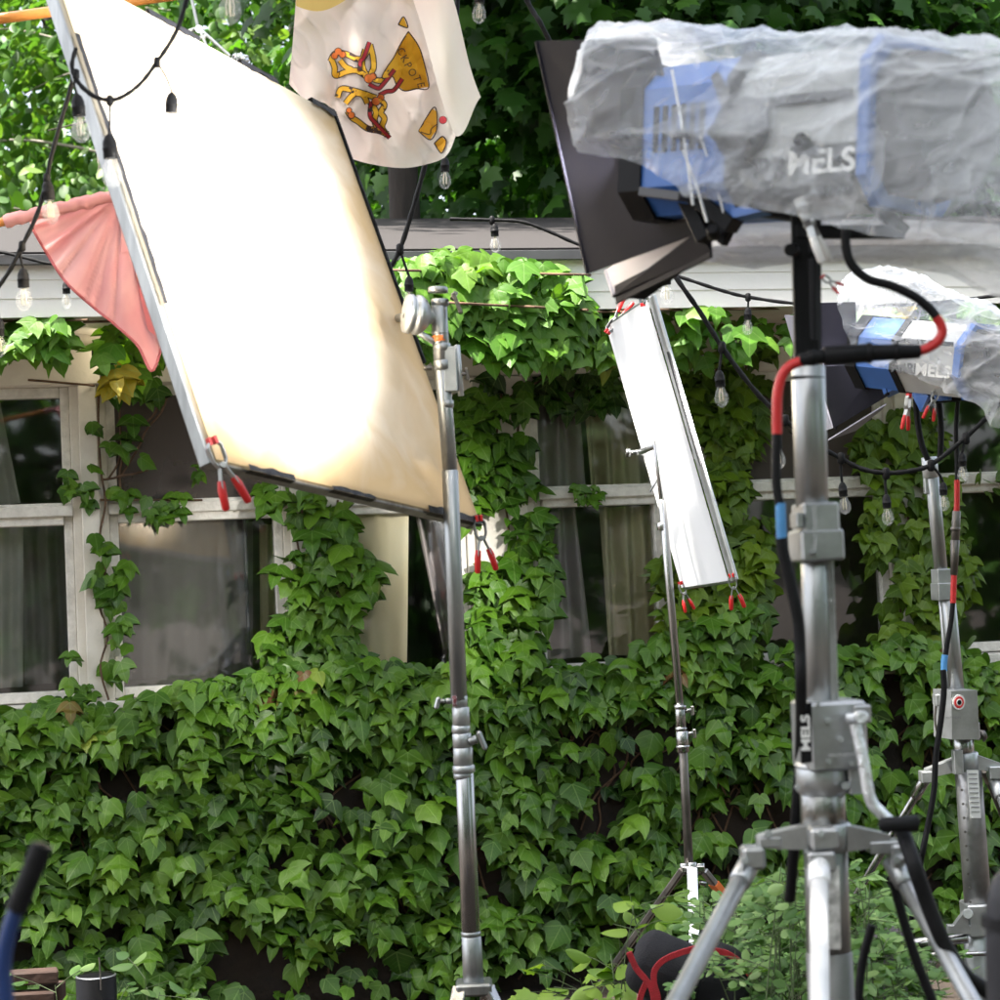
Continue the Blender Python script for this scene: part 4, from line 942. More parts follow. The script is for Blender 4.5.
mb = MB(); lens_c = H(-.01); mb.lathe([(0, rs * .86), (.006, rs * .84), (.014, rs * .6), (.018, .002)], lens_c, Ax, 30); mb.build('lens', [emit('lit_lens', (1, .96, .90), 6)], sp)
mb = MB(); c = H(.54, rs * 1.0, .0); mb.lathe([(0, .040), (.010, .040), (.014, .036), (.020, .022), (.026, .020)], c, Nn, 24); mb.bar(c + Nn * .018, c + Nn * .018 + Uu * .070 + Ax * .035, .014, .010, up=Nn, bev=.003); mb.build('tilt_knob', [dgreyp], sp)
mb = MB(); mb.slab([H(.735, rs * .97 + .002, -.072), H(.985, rs * .97 + .002, -.072), H(.985, rs * .97 + .002, -.028), H(.735, rs * .97 + .002, -.028)], .003); pl = mb.build('name_plate', [black], sp)
xd = (H(.9, 0, 0) - H(.5, 0, 0))
text_mesh('plate_lettering', 'MELS', labelw, H(.86, rs * .97 + .0055, -.05), xd, Uu, .028, pl, bold=.03, squash=1.12)
text_mesh('brand_lettering', 'ARRI', dgreyp, H(.64, rs * .97 + .003, -.054), xd, Uu, .026, sp, bold=.04, squash=1.0)
# yoke: a black U frame with two uprights
mb = MB(); mb.bar(P(799, 216, DA), P(803, 372, DA), px(9, DA), .02); mb.bar(P(812, 212, DA + .02), P(812, 360, DA + .02), px(8, DA), .014); mb.bar(P(796, 232, DA), P(905, 232, DA - .02), .016, .016); mb.bar(P(803, 258, DA), P(822, 250, DA), .008, .008)
mb.bar(P(905, 232, DA - .02), H(.8, ra + .012, -.02), .014, .014); mb.bar(P(800, 216, DA), H(.46, ra + .02, 0), .02, .014); mb.cyl(P(794, 250, DA - .01), P(790, 250, DA - .03), .008); mb.bar(P(806, 340, DA + .01), P(806, 366, DA + .01), px(22, DA), .03)
mb.build('yoke', [black], sp)
mb = MB(); mb.bar(P(684, 190, 2.62), P(708, 240, 2.60), .03, .02); mb.bar(P(690, 192, 2.60), P(735, 226, 2.56), .03, .02); mb.bar(P(690, 205, 2.63), P(730, 236, 2.58), .012, .03); mb.cyl(P(714, 236, 2.58), P(712, 228, 2.56), .008); mb.build('barn_door_hinge', [black], sp)
mb = MB(); mb.slab([P(722, 198, 2.58), P(767, 213, 2.52), P(726, 222, 2.57)], .02); mb.build('lower_cowl', [bluep], sp)
def door(quad, m=door_black, th=.003):
    mb = MB(); mb.slab(quad, th); c = sum(quad, V((0, 0, 0))) / 4
    mb.bar(quad[0], quad[1], .006, .006, bev=.001)
    mb.build('barn_door', [m], sp)
door([P(537, 41, 2.86), P(588, 274, 2.88), P(700, 233, 2.64), P(655, 38, 2.62)])
door([P(606, 270, 2.93), P(615, 297, 2.905), P(708, 246, 2.625), P(688, 222, 2.67)], mat('lamplit_door_grey', (.24, .235, .28), .5, .2, .1, 8))  # lighter grey stands for the lamp glow on the inner face
mb = MB(); mb.bar(P(616, 295, 2.895), P(711, 247, 2.615), .004, .028, up=ZUP); mb.slab([P(612, 296, 2.895), P(645, 299, 2.87), P(712, 250, 2.61), P(697, 232, 2.62)], .003); mb.build('barn_door', [door_black], sp)
door([P(600, 60, 3.12), P(640, 250, 3.12), H(-.04, -ra, -ra), H(-.04, -ra, ra)])
# light from the lens
ld = bpy.data.lights.new('spotlight_lamp', 'SPOT'); lo = bpy.data.objects.new('spotlight_lamp', ld); COL.objects.link(lo)
ld.energy = 520; ld.spot_size = R(60); ld.spot_blend = 1.0; ld.shadow_soft_size = .06; ld.color = (1, .96, .90)
tgt = (c1[0] + c1[1] + c1[2] + c1[3]) / 4 - (c1[0] - c1[3]) * .03 + (c1[0] - c1[1]) * .32
lpos = lens_c + Ax * .035; lo.location = lpos; lo.rotation_euler = (lpos - tgt).to_track_quat('Z', 'Y').to_euler()

# rain cover of crumpled polythene
def interp(tab, x):
    for (a, fa), (b, fb) in zip(tab[:-1], tab[1:]):
        if x <= b: return fa + (fb - fa) * max(0, (x - a) / (b - a))
    return tab[-1][1]
topv = [(572, 96), (580, 62), (590, 36), (600, 29), (640, 28), (700, 31), (735, 36), (780, 34), (830, 28), (880, 34), (930, 43), (1000, 46), (1080, 44)]
botv = [(572, 120), (580, 152), (600, 157), (620, 158), (650, 172), (685, 190), (720, 203), (760, 214), (830, 224), (900, 234), (1000, 243), (1080, 246)]
depu = [(572, 2.80), (668, 2.70), (905, 2.44), (1080, 2.27)]
def crumple(p, a=1.0):
    q = p - Ax * (p.dot(Ax) * .5); q = q + .05 * noise.noise_vector(q * 5)
    r1 = 1 - abs(noise.noise(q * 6)); r2 = 1 - abs(noise.noise(q * 13 + V((5, 2, 1)))); r3 = 1 - abs(noise.noise(q * 28 + V((1, 7, 3)))); r4 = 1 - abs(noise.noise(q * 55 + V((9, 7, 3))))
    d1, _ = noise.voronoi(q * 11 + V((3, 1, 2))); d2, _ = noise.voronoi(q * 25 + V((1, 5, 2)))
    k1 = 1 - min(1, (d1[1] - d1[0]) * 2.2); k2 = 1 - min(1, (d2[1] - d2[0]) * 2.4)       # flat facets with sharp folds between them
    return a * (.012 * (r1 ** 3 - .5) + .011 * (k1 ** 1.8 - .3) + .0055 * (k2 ** 1.8 - .3) + .013 * (d1[0] - .4))
cv = thing('rain_cover', P(800, 240, 2.6), 'crumpled clear polythene rain cover wrapped round the large spotlight', 'plastic cover', 'plastic rain covers')
mb = MB()
def cov(i, j):
    u = 572 + (1080 - 572) * i; edge = 4 * noise.noise(V((j * 7, 3, 1))) if i < .02 else 0
    tv, bv, d = interp(topv, u), interp(botv, u), interp(depu, u)
    a = j * 1.55 * PI                                      # from the near lower edge over the top to the far side
    rad = px((bv - tv) / 2, d); mid = (bv + tv) / 2
    
    if a <= PI * .55: f = j / (.55 / 1.55); v = bv + (tv - bv) * math.sin(f * PI / 2) ** .9; dd = d - .205 * max(0, math.cos(f * PI / 2)) ** .34
    else: f = (j - .55 / 1.55) / (1 - .55 / 1.55); v = tv + (bv - tv) * .8 * (1 - math.cos(f * PI / 2)); dd = d + .16 * math.sin(f * PI / 2)
    p = P(u + edge, v, dd); o = (p - H(.5)); o = o - Ax * o.dot(Ax); o = o.normalized() if o.length > 1e-4 else Uu
    return p + o * crumple(p, .9)
mb.grid(cov, 260, 170); mb.build('plastic_sheet', [plastic], cv)
mb = MB()
lowt = [(700, 236), (760, 238), (830, 236), (900, 236), (1000, 240), (1080, 242)]
lowb = [(690, 240), (712, 262), (760, 270), (800, 263), (850, 262), (900, 266), (950, 275), (985, 292), (1010, 300), (1080, 300)]
def cov2(i, j):
    u = 700 + 380 * i; t, b = interp(lowt, u) - 16, interp(lowb, u); p = P(u, t + (b - t) * j, interp(depu, u) + .14 + .03 * math.sin(j * 4)); return p + Nn * crumple(p, 1.3)
mb.grid(cov2, 160, 60); mb.build('hanging_flap', [plastic2], cv)
mb = MB()
for (a, b) in (((672, 70), (693, 205)), ((683, 150), (707, 222)), ((700, 135), (726, 222))):
    pa, pb = P(*a, 2.55), P(*b, 2.555); mb.tube(smooth_path([pa, pa.lerp(pb, .5) + Rt * .002, pb], 6), .0018, 6)
mb.build('fold_crease', [mat('plastic_fold', (.8, .82, .84), .25, 0, .05, 10)], cv)
clamp(822, 276, 842, 290, 2.47, 'black spring clamp with red grips on the yoke of the large spotlight', 30, wide=1.3)
k = clamp(799, 199, 826, 262, 2.42, 'pale steel clamp pinching the rain cover above the near crank stand', 70)
for ch in k.children:
    if ch.name.startswith('jaw'): ch.data = ch.data.copy(); ch.data.materials[0] = whitep
    if ch.name.startswith('handle'): ch.data = ch.data.copy(); ch.data.materials[0] = whitep

# heavy head cable with red sleeves and black connectors
cb = thing('power_cable', ground(P(776, 700, 2.45)), 'thick black power cable with red sleeves and a long connector on the near stand', 'cable', 'power cables')
DC = 2.42
mb = MB(); CB(mb, [(846, 228), (846, 248), (852, 265), (868, 279), (892, 286), (915, 297), (930, 309), (937, 318)], DC, 9.5); CB(mb, [(777, 432), (776, 470), (777, 490), (780, 505)], DC, 9.5); CB(mb, [(781, 538), (784, 556), (792, 590), (798, 620), (800, 650), (801, 690), (800, 760, 2.52), (790, 900, 2.6)], DC, 12); mb.build('cord', [rubber], cb)
mb = MB(); CB(mb, [(936, 317), (941, 325), (942, 334), (936, 343), (926, 349), (918, 351)], DC, 10); CB(mb, [(802, 361), (790, 366), (782, 376), (778, 392), (777, 410), (777, 434)], DC, 10.5); mb.build('red_sleeve', [redc], cb)
mb = MB(); T(mb, 799, 360, 826, 356, DC, 13, 14); T(mb, 824, 356, 870, 353, DC, 19, 19); T(mb, 868, 353, 920, 351.5, DC, 17, 14); T(mb, 866, 353, 872, 353, DC, 21, 21); T(mb, 808, 358, 816, 357, DC, 16); T(mb, 894, 352, 899, 352, DC, 17.4); mb.build('connector', [black], cb)
mb = MB(); CB(mb, [(780.4, 503), (781, 522), (782, 540)], DC, 10.4); mb.build('tape_band', [bluet], cb)
cb = thing('cable_loop', ground(P(930, 950, 2.4)), 'black cable hanging in a loop from the wind handle of the near stand', 'cable', 'power cables')
mb = MB(); CB(mb, [(903, 832, 2.44), (913, 862), (928, 905), (945, 945), (965, 975), (1000, 1003), (1060, 1080, 2.3)], 2.4, 16); CB(mb, [(893, 880, 2.5), (905, 925), (918, 965), (935, 1010), (950, 1080)], 2.5, 10); CB(mb, [(872, 925, 2.6), (862, 965), (858, 1010), (856, 1060)], 2.6, 9); mb.build('cord', [rubber], cb)

# ------------------------------------------------------------------ second crank stand and spotlight, farther back
DB = 4.7
r = thing('crank_stand', ground(P(970, 930, DB)), 'farther silver crank up stand at the right with a round red sticker', 'light stand', 'crank up light stands')
mb = MB(); T(mb, 931, 465, 941, 572, DB, 13.5); mb.build('top_tube', [steel], r)
mb = MB(); T(mb, 929, 457, 931, 478, DB, 16); B(mb, 924, 478, 932, 494, DB, .02); T(mb, 927, 458, 927, 462, DB, 6); mb.build('top_socket', [alu], r)
mb = MB(); B(mb, 934, 569, 949, 585, DB, .04, ang=12); B(mb, 934, 583, 950, 600, DB, .046, ang=12); mb.build('collar', [alu], r)
mb = MB(); T(mb, 948, 598, 957, 693, DB, 15); mb.build('middle_tube', [steel], r); mb = MB(); T(mb, 941, 600, 948, 690, DB + .02, 5); mb.build('guide_rod', [alu], r)
mb = MB(); mb.slab([P(942, 690, DB - .05), P(968, 689, DB - .02), P(970, 738, DB - .02), P(943, 738, DB - .05)], .07); B(mb, 934, 694, 943, 705, DB - .02, .04); B(mb, 951, 721, 976, 738, DB, .085, bev=.003); mb.cyl(P(958, 734, DB - .05), P(958, 734, DB - .062), .006); gb = mb.build('gear_box', [alu], r)
text_mesh('embossed_lettering', 'MATTHEWS', labelt, P(953.5, 718, DB - .082), (P(968, 689, DB - .02) - P(942, 690, DB - .05)), ZUP, px(2.6, DB), gb, squash=.9)
nrm = (P(968, 689, DB - .02) - P(942, 690, DB - .05)).cross(P(943, 738, DB - .05) - P(942, 690, DB - .05)).normalized()
if nrm.dot(CAM - P(950, 700, DB)) < 0: nrm = -nrm
sc0 = P(949, 701, DB - .043) + nrm * .036
mb = MB(); mb.cyl(sc0, sc0 + nrm * .002, px(7.6, DB), mi=0); mb.cyl(sc0, sc0 + nrm * .003, px(5.9, DB), mi=1); mb.cyl(sc0, sc0 + nrm * .0036, px(3.6, DB), mi=0); mb.cyl(sc0, sc0 + nrm * .0042, px(2.6, DB), mi=2); mb.build('round_sticker', [labelw, redst, black], r)
mb = MB(); mb.cyl(P(973, 733, DB), P(981, 736, DB), .012); mb.cyl(P(981, 736, DB), P(986, 734, DB), .016, .010); mb.build('winch_knob', [ironb], r)
mb = MB(); CB(mb, [(936, 706), (935, 720), (938, 736)], DB - .05, 2.4, 4); mb.build('chain', [ironb], r)
mb = MB(); T(mb, 963, 737, 964, 760, DB, 21); mb.build('inner_tube', [chrome], r)
mb = MB(); T(mb, 966, 752, 967, 772, DB, 24); B(mb, 953, 750, 962, 774, DB - .04, .03)
for (ua, va, ub, vb) in ((960, 762, 925, 774), (975, 761, 1000, 768)):
    mb.slab([P(ua, va - 7, DB), P(ub, vb - 5, DB), P(ub, vb + 4, DB), P(ua, va + 8, DB)], .03)
B(mb, 920, 771, 931, 782, DB - .01, .04); B(mb, 988, 766, 1004, 778, DB - .01, .04); mb.build('leg_shoulder', [alu], r)
mb = MB(); T(mb, 968, 770, 978, 906, DB, 27); 
mb.build('lower_column', [mat('ribbed_steel', (.27, .27, .27), .42, .9, .25, 16)], r)
mb = MB()
for k in range(9): mb.cyl(P(962 + k * 1.05, 790 + k * 14, DB - .03), P(962 + k * 1.05, 790 + k * 14, DB - .037), .003)
mb.build('bolt_row', [ironb], r)
mb = MB(); mb.slab([P(966.6, 770, DB - .036), P(978, 770, DB - .03), P(981, 818, DB - .03), P(970.5, 818, DB - .036)], .002); st_ = mb.build('paper_sticker', [labelw], r)
mb = MB()
for k in range(9): mb.bar(P(968.4 + k * .42, 774 + k * 4.7, DB - .0385), P(977 + k * .36, 774 + k * 4.7, DB - .0335), .0012, .002, up=ZUP, bev=0)
mb.build('print_line', [labelt], st_)
mb = MB(); B(mb, 964, 902, 986, 934, DB, .09, bev=.004); mb.slab([P(953, 925, DB - .05), P(966, 908, DB - .05), P(968, 926, DB - .05)], .02); mb.bar(P(947, 929, DB - .05), P(970, 929, DB - .05), .02, .02); mb.cyl(P(968, 914, DB - .045), P(968, 914, DB - .07), .012); a0 = P(976, 930, DB); mb.cyl(a0, V((a0.x, a0.y, .34)), .03); mb.build('foot_bracket', [alu], r)
for (a, b, w_, m_) in (((925, 780, DB), (862, 885, DB + .25), 8, chrome), ((993, 776, DB), (1013, 830, DB - .1), 9, alu), ((984, 770, DB + .1), (1004, 820, DB + .3), 6, ironb)):
    A = P(*a); F_ = P(*b); t = (.03 - A.z) / (F_.z - A.z); F_ = A.lerp(F_, t); mb = MB(); mb.cyl(A, F_, px(w_ / 2, DB)); tt = (F_ - A).normalized(); mb.cyl(A, A + tt * .06, px(w_ * .68, DB)); mb.build('leg', [m_], r)
mb = MB(); mb.cyl(P(914, 944, DB), P(968, 938, DB - .04), .012); mb.cyl(P(914, 944, DB), P(940, 942, DB - .02), .016); mb.cyl(P(928, 955, DB - .04), P(1005, 953, DB - .06), .006); mb.build('brace_rod', [chrome], r)

# spotlight 2
F2, B2 = P(868, 352, 4.66), P(975, 362, 4.45)
Ax2 = (F2 - B2).normalized(); N2 = V((-Ax2.y, Ax2.x, 0)).normalized()
if N2.dot(CAM - F2) < 0: N2 = -N2
U2 = N2.cross(Ax2); U2 = U2 if U2.z > 0 else -U2; L2 = (F2 - B2).length; rb = .088
def H2(t, n=0.0, u=0.0): return F2 - Ax2 * (L2 * t) + N2 * n + U2 * u
sp2 = thing('spotlight', F2.lerp(B2, .5) - V((0, 0, .1)), 'smaller looking blue and grey spotlight under clear plastic at the right edge', 'spotlight', 'film spotlights')
def prism2(mb, t0, t1, r0, r1, mi=0):
    def oc(t, r_): return [H2(t, r_ * math.cos(PI / 8 + k * PI / 4), r_ * math.sin(PI / 8 + k * PI / 4)) for k in range(8)]
    a, b = oc(t0, r0), oc(t1, r1)
    mb.add(a + b, [[0, 1, 2, 3, 4, 5, 6, 7], [15, 14, 13, 12, 11, 10, 9, 8]] + [[i, (i + 1) % 8, 8 + (i + 1) % 8, 8 + i] for i in range(8)], False, mi)
mb = MB(); prism2(mb, 0, .1, rb * 1.05, rb * 1.05, 0); prism2(mb, .1, .42, rb, rb, 1); prism2(mb, .42, .48, rb * 1.04, rb * 1.04, 0); prism2(mb, .48, 1.0, rb, rb, 2); prism2(mb, 1.0, 1.06, rb * 1.05, rb * 1.05, 1); prism2(mb, 1.06, 1.25, rb * .9, rb * .8, 0); mb.bar(H2(.5, rb * .98, .035), H2(.98, rb * .98, .035), .01, .012, up=N2, mi=0)
mb.build('housing', [black, bluep, greyp], sp2)
xd2 = H2(1) - H2(0)
text_mesh('plate_lettering', 'MELS', labelw, H2(.83, rb * .94 + .004, -.028), xd2, U2, .026, sp2, bold=.03, squash=1.15)
text_mesh('brand_lettering', 'ARRI', dgreyp, H2(.57, rb * .94 + .004, -.028), xd2, U2, .022, sp2, bold=.04)
mb = MB(); l2c = H2(-.01); mb.lathe([(0, rb * .86), (.006, rb * .84), (.014, rb * .5), (.016, .002)], l2c, Ax2, 26); mb.build('lens', [emit('lit_lens_far', (1, .96, .90), 8)], sp2)
mb = MB(); mb.slab([P(884, 362, 4.60), P(912, 384, 4.55), P(886, 396, 4.6), P(880, 372, 4.6)], .03); mb.slab([P(912, 380, 4.54), P(930, 396, 4.52), P(922, 412, 4.52), P(914, 396, 4.54)], .02); mb.bar(P(936, 398, 4.52), P(950, 397, 4.5), .02, .014); mb.build('lower_cowl', [bluep], sp2)
mb = MB(); mb.slab([P(814, 303, 4.86), P(855, 302, 4.74), P(857, 352, 4.74), P(836, 430, 4.86), P(826, 382, 4.86)], .004); mb.build('barn_door', [door_black], sp2)
mb = MB(); mb.slab([P(820, 366, 4.80), P(880, 364, 4.58), P(889, 395, 4.58), P(834, 428, 4.8)], .004); mb.build('barn_door', [door_black], sp2)
mb = MB(); mb.slab([P(785, 315, 4.98), P(798, 316, 4.9), P(833, 428, 4.86), P(820, 432, 4.96)], .004); mb.build('barn_door', [mat('lamplit_door_grey', (.24, .235, .28), .5, .2, .1, 8)], sp2)  # lamp glow on this inner face is put into its colour
mb = MB(); mb.slab([P(828, 440, 4.84), P(886, 404, 4.60), P(882, 409, 4.64), P(856, 430, 4.76)], .004); mb.build('barn_door', [mat('lamplit_door_grey', (.42, .41, .44))], sp2)  # same grey: the lit look of the lower flap is coloured in
mb = MB(); CB(mb, [(916, 404), (918, 425), (922, 445), (928, 460)], 4.6, 6); CB(mb, [(939, 400), (941, 430), (940, 460)], 4.62, 6); mb.bar(P(914, 402, 4.58), P(985, 396, 4.5), .018, .014); mb.build('yoke', [black], sp2)
ld = bpy.data.lights.new('spotlight_lamp_far', 'SPOT'); lo = bpy.data.objects.new('spotlight_lamp_far', ld); COL.objects.link(lo)
ld.energy = 230; ld.spot_size = R(31); ld.spot_blend = 1.0; ld.shadow_soft_size = .09; ld.color = (1, .96, .90)
tgt = (c2[0] + c2[1] + c2[2] + c2[3]) / 4; lpos = l2c + Ax2 * .03; lo.location = lpos; lo.rotation_euler = (lpos - tgt).to_track_quat('Z', 'Y').to_euler()
cv2 = thing('rain_cover', P(930, 400, 4.55), 'crumpled clear polythene bag over the farther spotlight at the right edge', 'plastic cover', 'plastic rain covers')
t2 = [(838, 292), (850, 282), (868, 272), (885, 270), (905, 272), (930, 282), (960, 296), (1000, 314), (1080, 330)]
b2 = [(838, 305), (850, 345), (862, 362), (880, 366), (905, 374), (925, 385), (950, 392), (975, 408), (1000, 426), (1080, 440)]
mb = MB()
def cov3(i, j):
    u = 838 + 242 * i + (3 * noise.noise(V((j * 9, 1, 1))) if i < .03 else 0); tv, bv = interp(t2, u), interp(b2, u); d = 4.70 - (u - 838) * .0016
    if j < .6: f = j / .6; v = bv + (tv - bv) * math.sin(f * PI / 2) ** .9; dd = d - .15 * max(0, math.cos(f * PI / 2)) ** .34
    else: f = (j - .6) / .4; v = tv + (bv - tv) * .7 * (1 - math.cos(f * PI / 2)); dd = d + .12 * math.sin(f * PI / 2)
    p = P(u, v + 3 * noise.noise(V((u * .06, 2, 2))) * (1 if j < .05 else 0), dd); o = p - H2(.5); o = o - Ax2 * o.dot(Ax2); o = o.normalized() if o.length > 1e-4 else U2
    return p + o * (crumple(p, 1.3) - .004)
mb.grid(cov3, 170, 120); mb.build('plastic_sheet', [plastic], cv2)
clamp(909, 394, 905, 430, 4.5, 'steel clamp with orange red grips under the farther spotlight, left of the other', 60)
clamp(937, 388, 928, 420, 4.48, 'steel clamp with two fat red grips under the farther spotlight, right of the other', 20)
cb = thing('power_cable', ground(P(950, 800, 4.55)), 'black cable with red sleeves and a blue band running down the farther crank stand', 'cable', 'power cables')
mb = MB(); CB(mb, [(958, 400), (956, 430), (957, 460), (957, 480)], 4.55, 4.5); CB(mb, [(953, 602), (951, 622), (947, 645), (945, 662)], 4.55, 5); CB(mb, [(943, 670), (944, 690), (941, 720), (936, 755), (934, 790), (928, 825), (921, 860), (915, 900, 4.6), (905, 960, 4.7)], 4.5, 6); mb.build('cord', [rubber], cb)
mb = MB(); CB(mb, [(957, 480), (957, 500), (956.5, 512)], 4.55, 5.6); CB(mb, [(954, 574), (953.5, 590), (953, 603)], 4.55, 6); mb.build('red_sleeve', [redc], cb)
mb = MB(); T(mb, 956.5, 511, 955, 545, 4.55, 8.5); T(mb, 955, 540, 954, 575, 4.55, 9.5, 7); T(mb, 955.4, 527, 955.3, 531, 4.55, 10); mb.build('connector', [ironb], cb)
mb = MB(); CB(mb, [(945, 655), (944, 664), (944, 671)], 4.53, 6.4); mb.build('tape_band', [bluet], cb)

# ------------------------------------------------------------------ strings of bulbs
mb = MB(); mb.lathe([(0, .003), (.004, .0075), (.010, .0100), (.014, .0115), (.022, .0118), (.0225, .0125), (.026, .0125), (.0265, .0118), (.040, .0118)], V((0, 0, 0)), V((0, 0, -1)), 16)
so_ = mb.build('bulb_socket', [rubber]); SOCK = so_.data; bpy.data.objects.remove(so_)
mb = MB(); mb.lathe([(.0385, .0085), (.043, .0095), (.050, .0125), (.060, .0160), (.068, .0172), (.076, .0160), (.083, .0115), (.088, .005), (.089, .0005)], V((0, 0, 0)), V((0, 0, -1)), 18)
so_ = mb.build('bulb', [bulbglass]); BULB = so_.data; bpy.data.objects.remove(so_)
mb = MB()
for k in range(4):
    a = k * PI / 2; mb.tube([V((.002 * math.cos(a), .002 * math.sin(a), -.042)), V((.006 * math.cos(a), .006 * math.sin(a), -.060)), V((.005 * math.cos(a), .005 * math.sin(a), -.075))], .0009, 5)
so_ = mb.build('filament', [mat('filament_wire', (.7, .62, .45), .3, .6, .1, 30)]); FIL = so_.data; bpy.data.objects.remove(so_)
def string(label, cord, d, bulbs, w=5.0, seg=8):
    pts = [P(c[0], c[1], c[2] if len(c) > 2 else d) for c in cord]
    mid = pts[len(pts) // 2]; r = thing('string_lights', mid, label, 'string lights', 'outdoor bulb strings')
    mb = MB(); path = smooth_path(pts, 6)
    rr = px(w / 2, d)
    mb.tube(path, [rr * (1 + .12 * math.sin(i * 2.1)) for i in range(len(path))], seg)
    for b in bulbs:                                            # (cord point, socket top, scale)
        (cu, cv_), (su, sv), sc = b[0], b[1], b[2]; dd = b[3] if len(b) > 3 else d
        a = P(cu, cv_, dd); e = P(su, sv, dd)
        mb.tube([a + Up * rr * 2.2, a + Up * rr * 1.6, a - Up * rr * 1.8, a - Up * rr * 2.6], [rr * .8, rr * 1.5, rr * 1.6, rr * .8], 8)
        mb.tube(smooth_path([a, a.lerp(e, .5) + Rt * random.uniform(-.004, .004), e], 4), rr * .55, 6)
    mb.build('cord', [rubber], r)
    for b in bulbs:
        (su, sv), sc = b[1], b[2]; dd = b[3] if len(b) > 3 else d
        e = P(su, sv, dd)
        s = bpy.data.objects.new('bulb_socket', SOCK); COL.objects.link(s); s.parent = r; s.location = e - ORG[r.name]; s.scale = (sc,) * 3
        s.rotation_euler = (random.uniform(-.08, .08), random.uniform(-.08, .08), random.uniform(0, 6))
        g = bpy.data.objects.new('bulb', BULB); COL.objects.link(g); g.parent = s
        g = bpy.data.objects.new('filament', FIL); COL.objects.link(g); g.parent = s
string('black cord with three clear bulbs looped across the top of the big frame',
    [(196, -40), (187, -2), (176, 32), (157, 62), (140, 84), (122, 97), (108, 100), (92, 95), (78, 82), (72, 66), (76, 48)], 3.02,
    [((157, 62), (172, 92), .80), ((110, 100), (109, 134), .92), ((76, 74), (77, 94), .84)], 4.6)
string('black cord running down the left edge of the photo with three clear bulbs',
    [(74, 50), (72, 82), (62, 118), (51, 158), (47, 178), (38, 212), (22, 246), (2, 282), (-40, 330)], 3.6,
    [((47, 178), (47, 180), .90), ((22, 246), (23, 268), .88), ((-8, 290), (-1, 318), .8)], 4.6)
string('thin cord with one small bulb in front of the white fascia by the pink banner',
    [(-40, 248), (0, 252), (30, 259), (55, 264), (110, 262), (170, 250)], 6.0, [((64, 264), (66, 281), .95)], 3.5)
string('string with one large round looking bulb hanging at the top edge above the big frame',
    [(150, -80), (200, -48), (228, -38), (262, -48), (300, -80)], 2.9, [((228, -38), (229, -34), .98)], 6)
string('black cord dropping behind the white banner to the grip stand, with two clear bulbs',
    [(459, -30), (457, 6), (454, 40), (446, 80), (436, 120), (425, 165), (412, 212), (400, 249), (388, 272), (372, 300)], 4.8,
    [((444, 130), (445, 157), .88), ((400, 249), (409, 276), .92)], 5)
string('long sagging cord with seven clear bulbs passing behind the spotlights at the right',
    [(440, -70), (480, -42), (517, -14), (532, 10), (548, 38), (600, 150, 4.5), (640, 222, 4.5), (675, 276), (700, 312), (722, 347), (755, 391), (785, 420), (812, 442), (840, 458), (862, 469), (886, 473), (910, 471), (932, 464), (965, 438), (998, 405), (1040, 350)], 4.35,
    [((480, -42), (480, -14), .92), ((722, 347), (719, 370), .92), ((785, 420), (776, 432), .92), ((841, 458), (842, 482), .80), ((886, 473), (886, 494), .78), ((931, 465), (943, 482), .72), ((966, 438), (962, 453), .72)], 5)
string('thin string with three small bulbs running along the eave behind the spotlights',
    [(450, 219), (492, 220), (522, 222), (548, 231), (580, 245), (630, 262), (680, 277), (720, 290), (748, 297), (800, 304), (860, 306), (920, 304), (985, 297), (1050, 288)], 6.0,
    [((492, 220), (494, 223), 1.0), ((660, 271), (665, 268), 1.25), ((748, 297), (748, 307), .95)], 3.6)

# ------------------------------------------------------------------ poles and cloth banners
def pole(a, b, d, w, label, d1=None):
    A, Bp = P(*a, d), P(*b, d1 or d); r = thing('wooden_pole', (A + Bp) / 2, label, 'pole', 'banner poles')
    mb = MB(); mb.cyl(A, Bp, px(w / 2, d)); mb.build('shaft', [woodp], r)
    return r
DC1, DC2 = 4.45, 4.3
pole((-420, 75), (480, -46), DC1, 11, 'varnished orange brown pole at the top left carrying the white banner')
pole((-420, 322), (230, 168), DC2, 9, 'brown wooden pole at the left carrying the pink banner')
def curve(tab, i):
    k = i * (len(tab) - 1); a = min(int(k), len(tab) - 2); t = k - a
    p0, p1, p2, p3 = tab[max(a - 1, 0)], tab[a], tab[a + 1], tab[min(a + 2, len(tab) - 1)]
    f = lambda q: .5 * (2 * p1[q] + (p2[q] - p0[q]) * t + (2 * p0[q] - 5 * p1[q] + 4 * p2[q] - p3[q]) * t * t + (3 * p1[q] - p0[q] - 3 * p2[q] + p3[q]) * t ** 3)
    return f(0), f(1)
white_cloth = clothmat('white_banner_cotton', (.88, .83, .74), .36, 2.2, (.86, .71, .63), weave=350)
hemc = clothmat('yellow_hem_cotton', (.78, .58, .20), .45, 5, weave=350)
pinkc = clothmat('pink_banner_cotton', (.74, .33, .33), .3, 5, (.82, .45, .43), weave=350)
pinkd = clothmat('deep_pink_cotton', (.62, .20, .21), .4, 5, weave=350)
bn = thing('cloth_banner', P(385, -32, DC1), 'white cotton banner printed with yellow and red antler shapes hanging from a pole', 'banner', 'cloth banners')
t1 = [(297, -24), (330, -28), (360, -32), (395, -36), (437, -42)]
b1 = [(289, 84), (306, 100), (326, 104), (338, 122), (345, 152), (362, 162), (400, 168), (428, 164), (446, 156), (455, 138), (462, 112)]
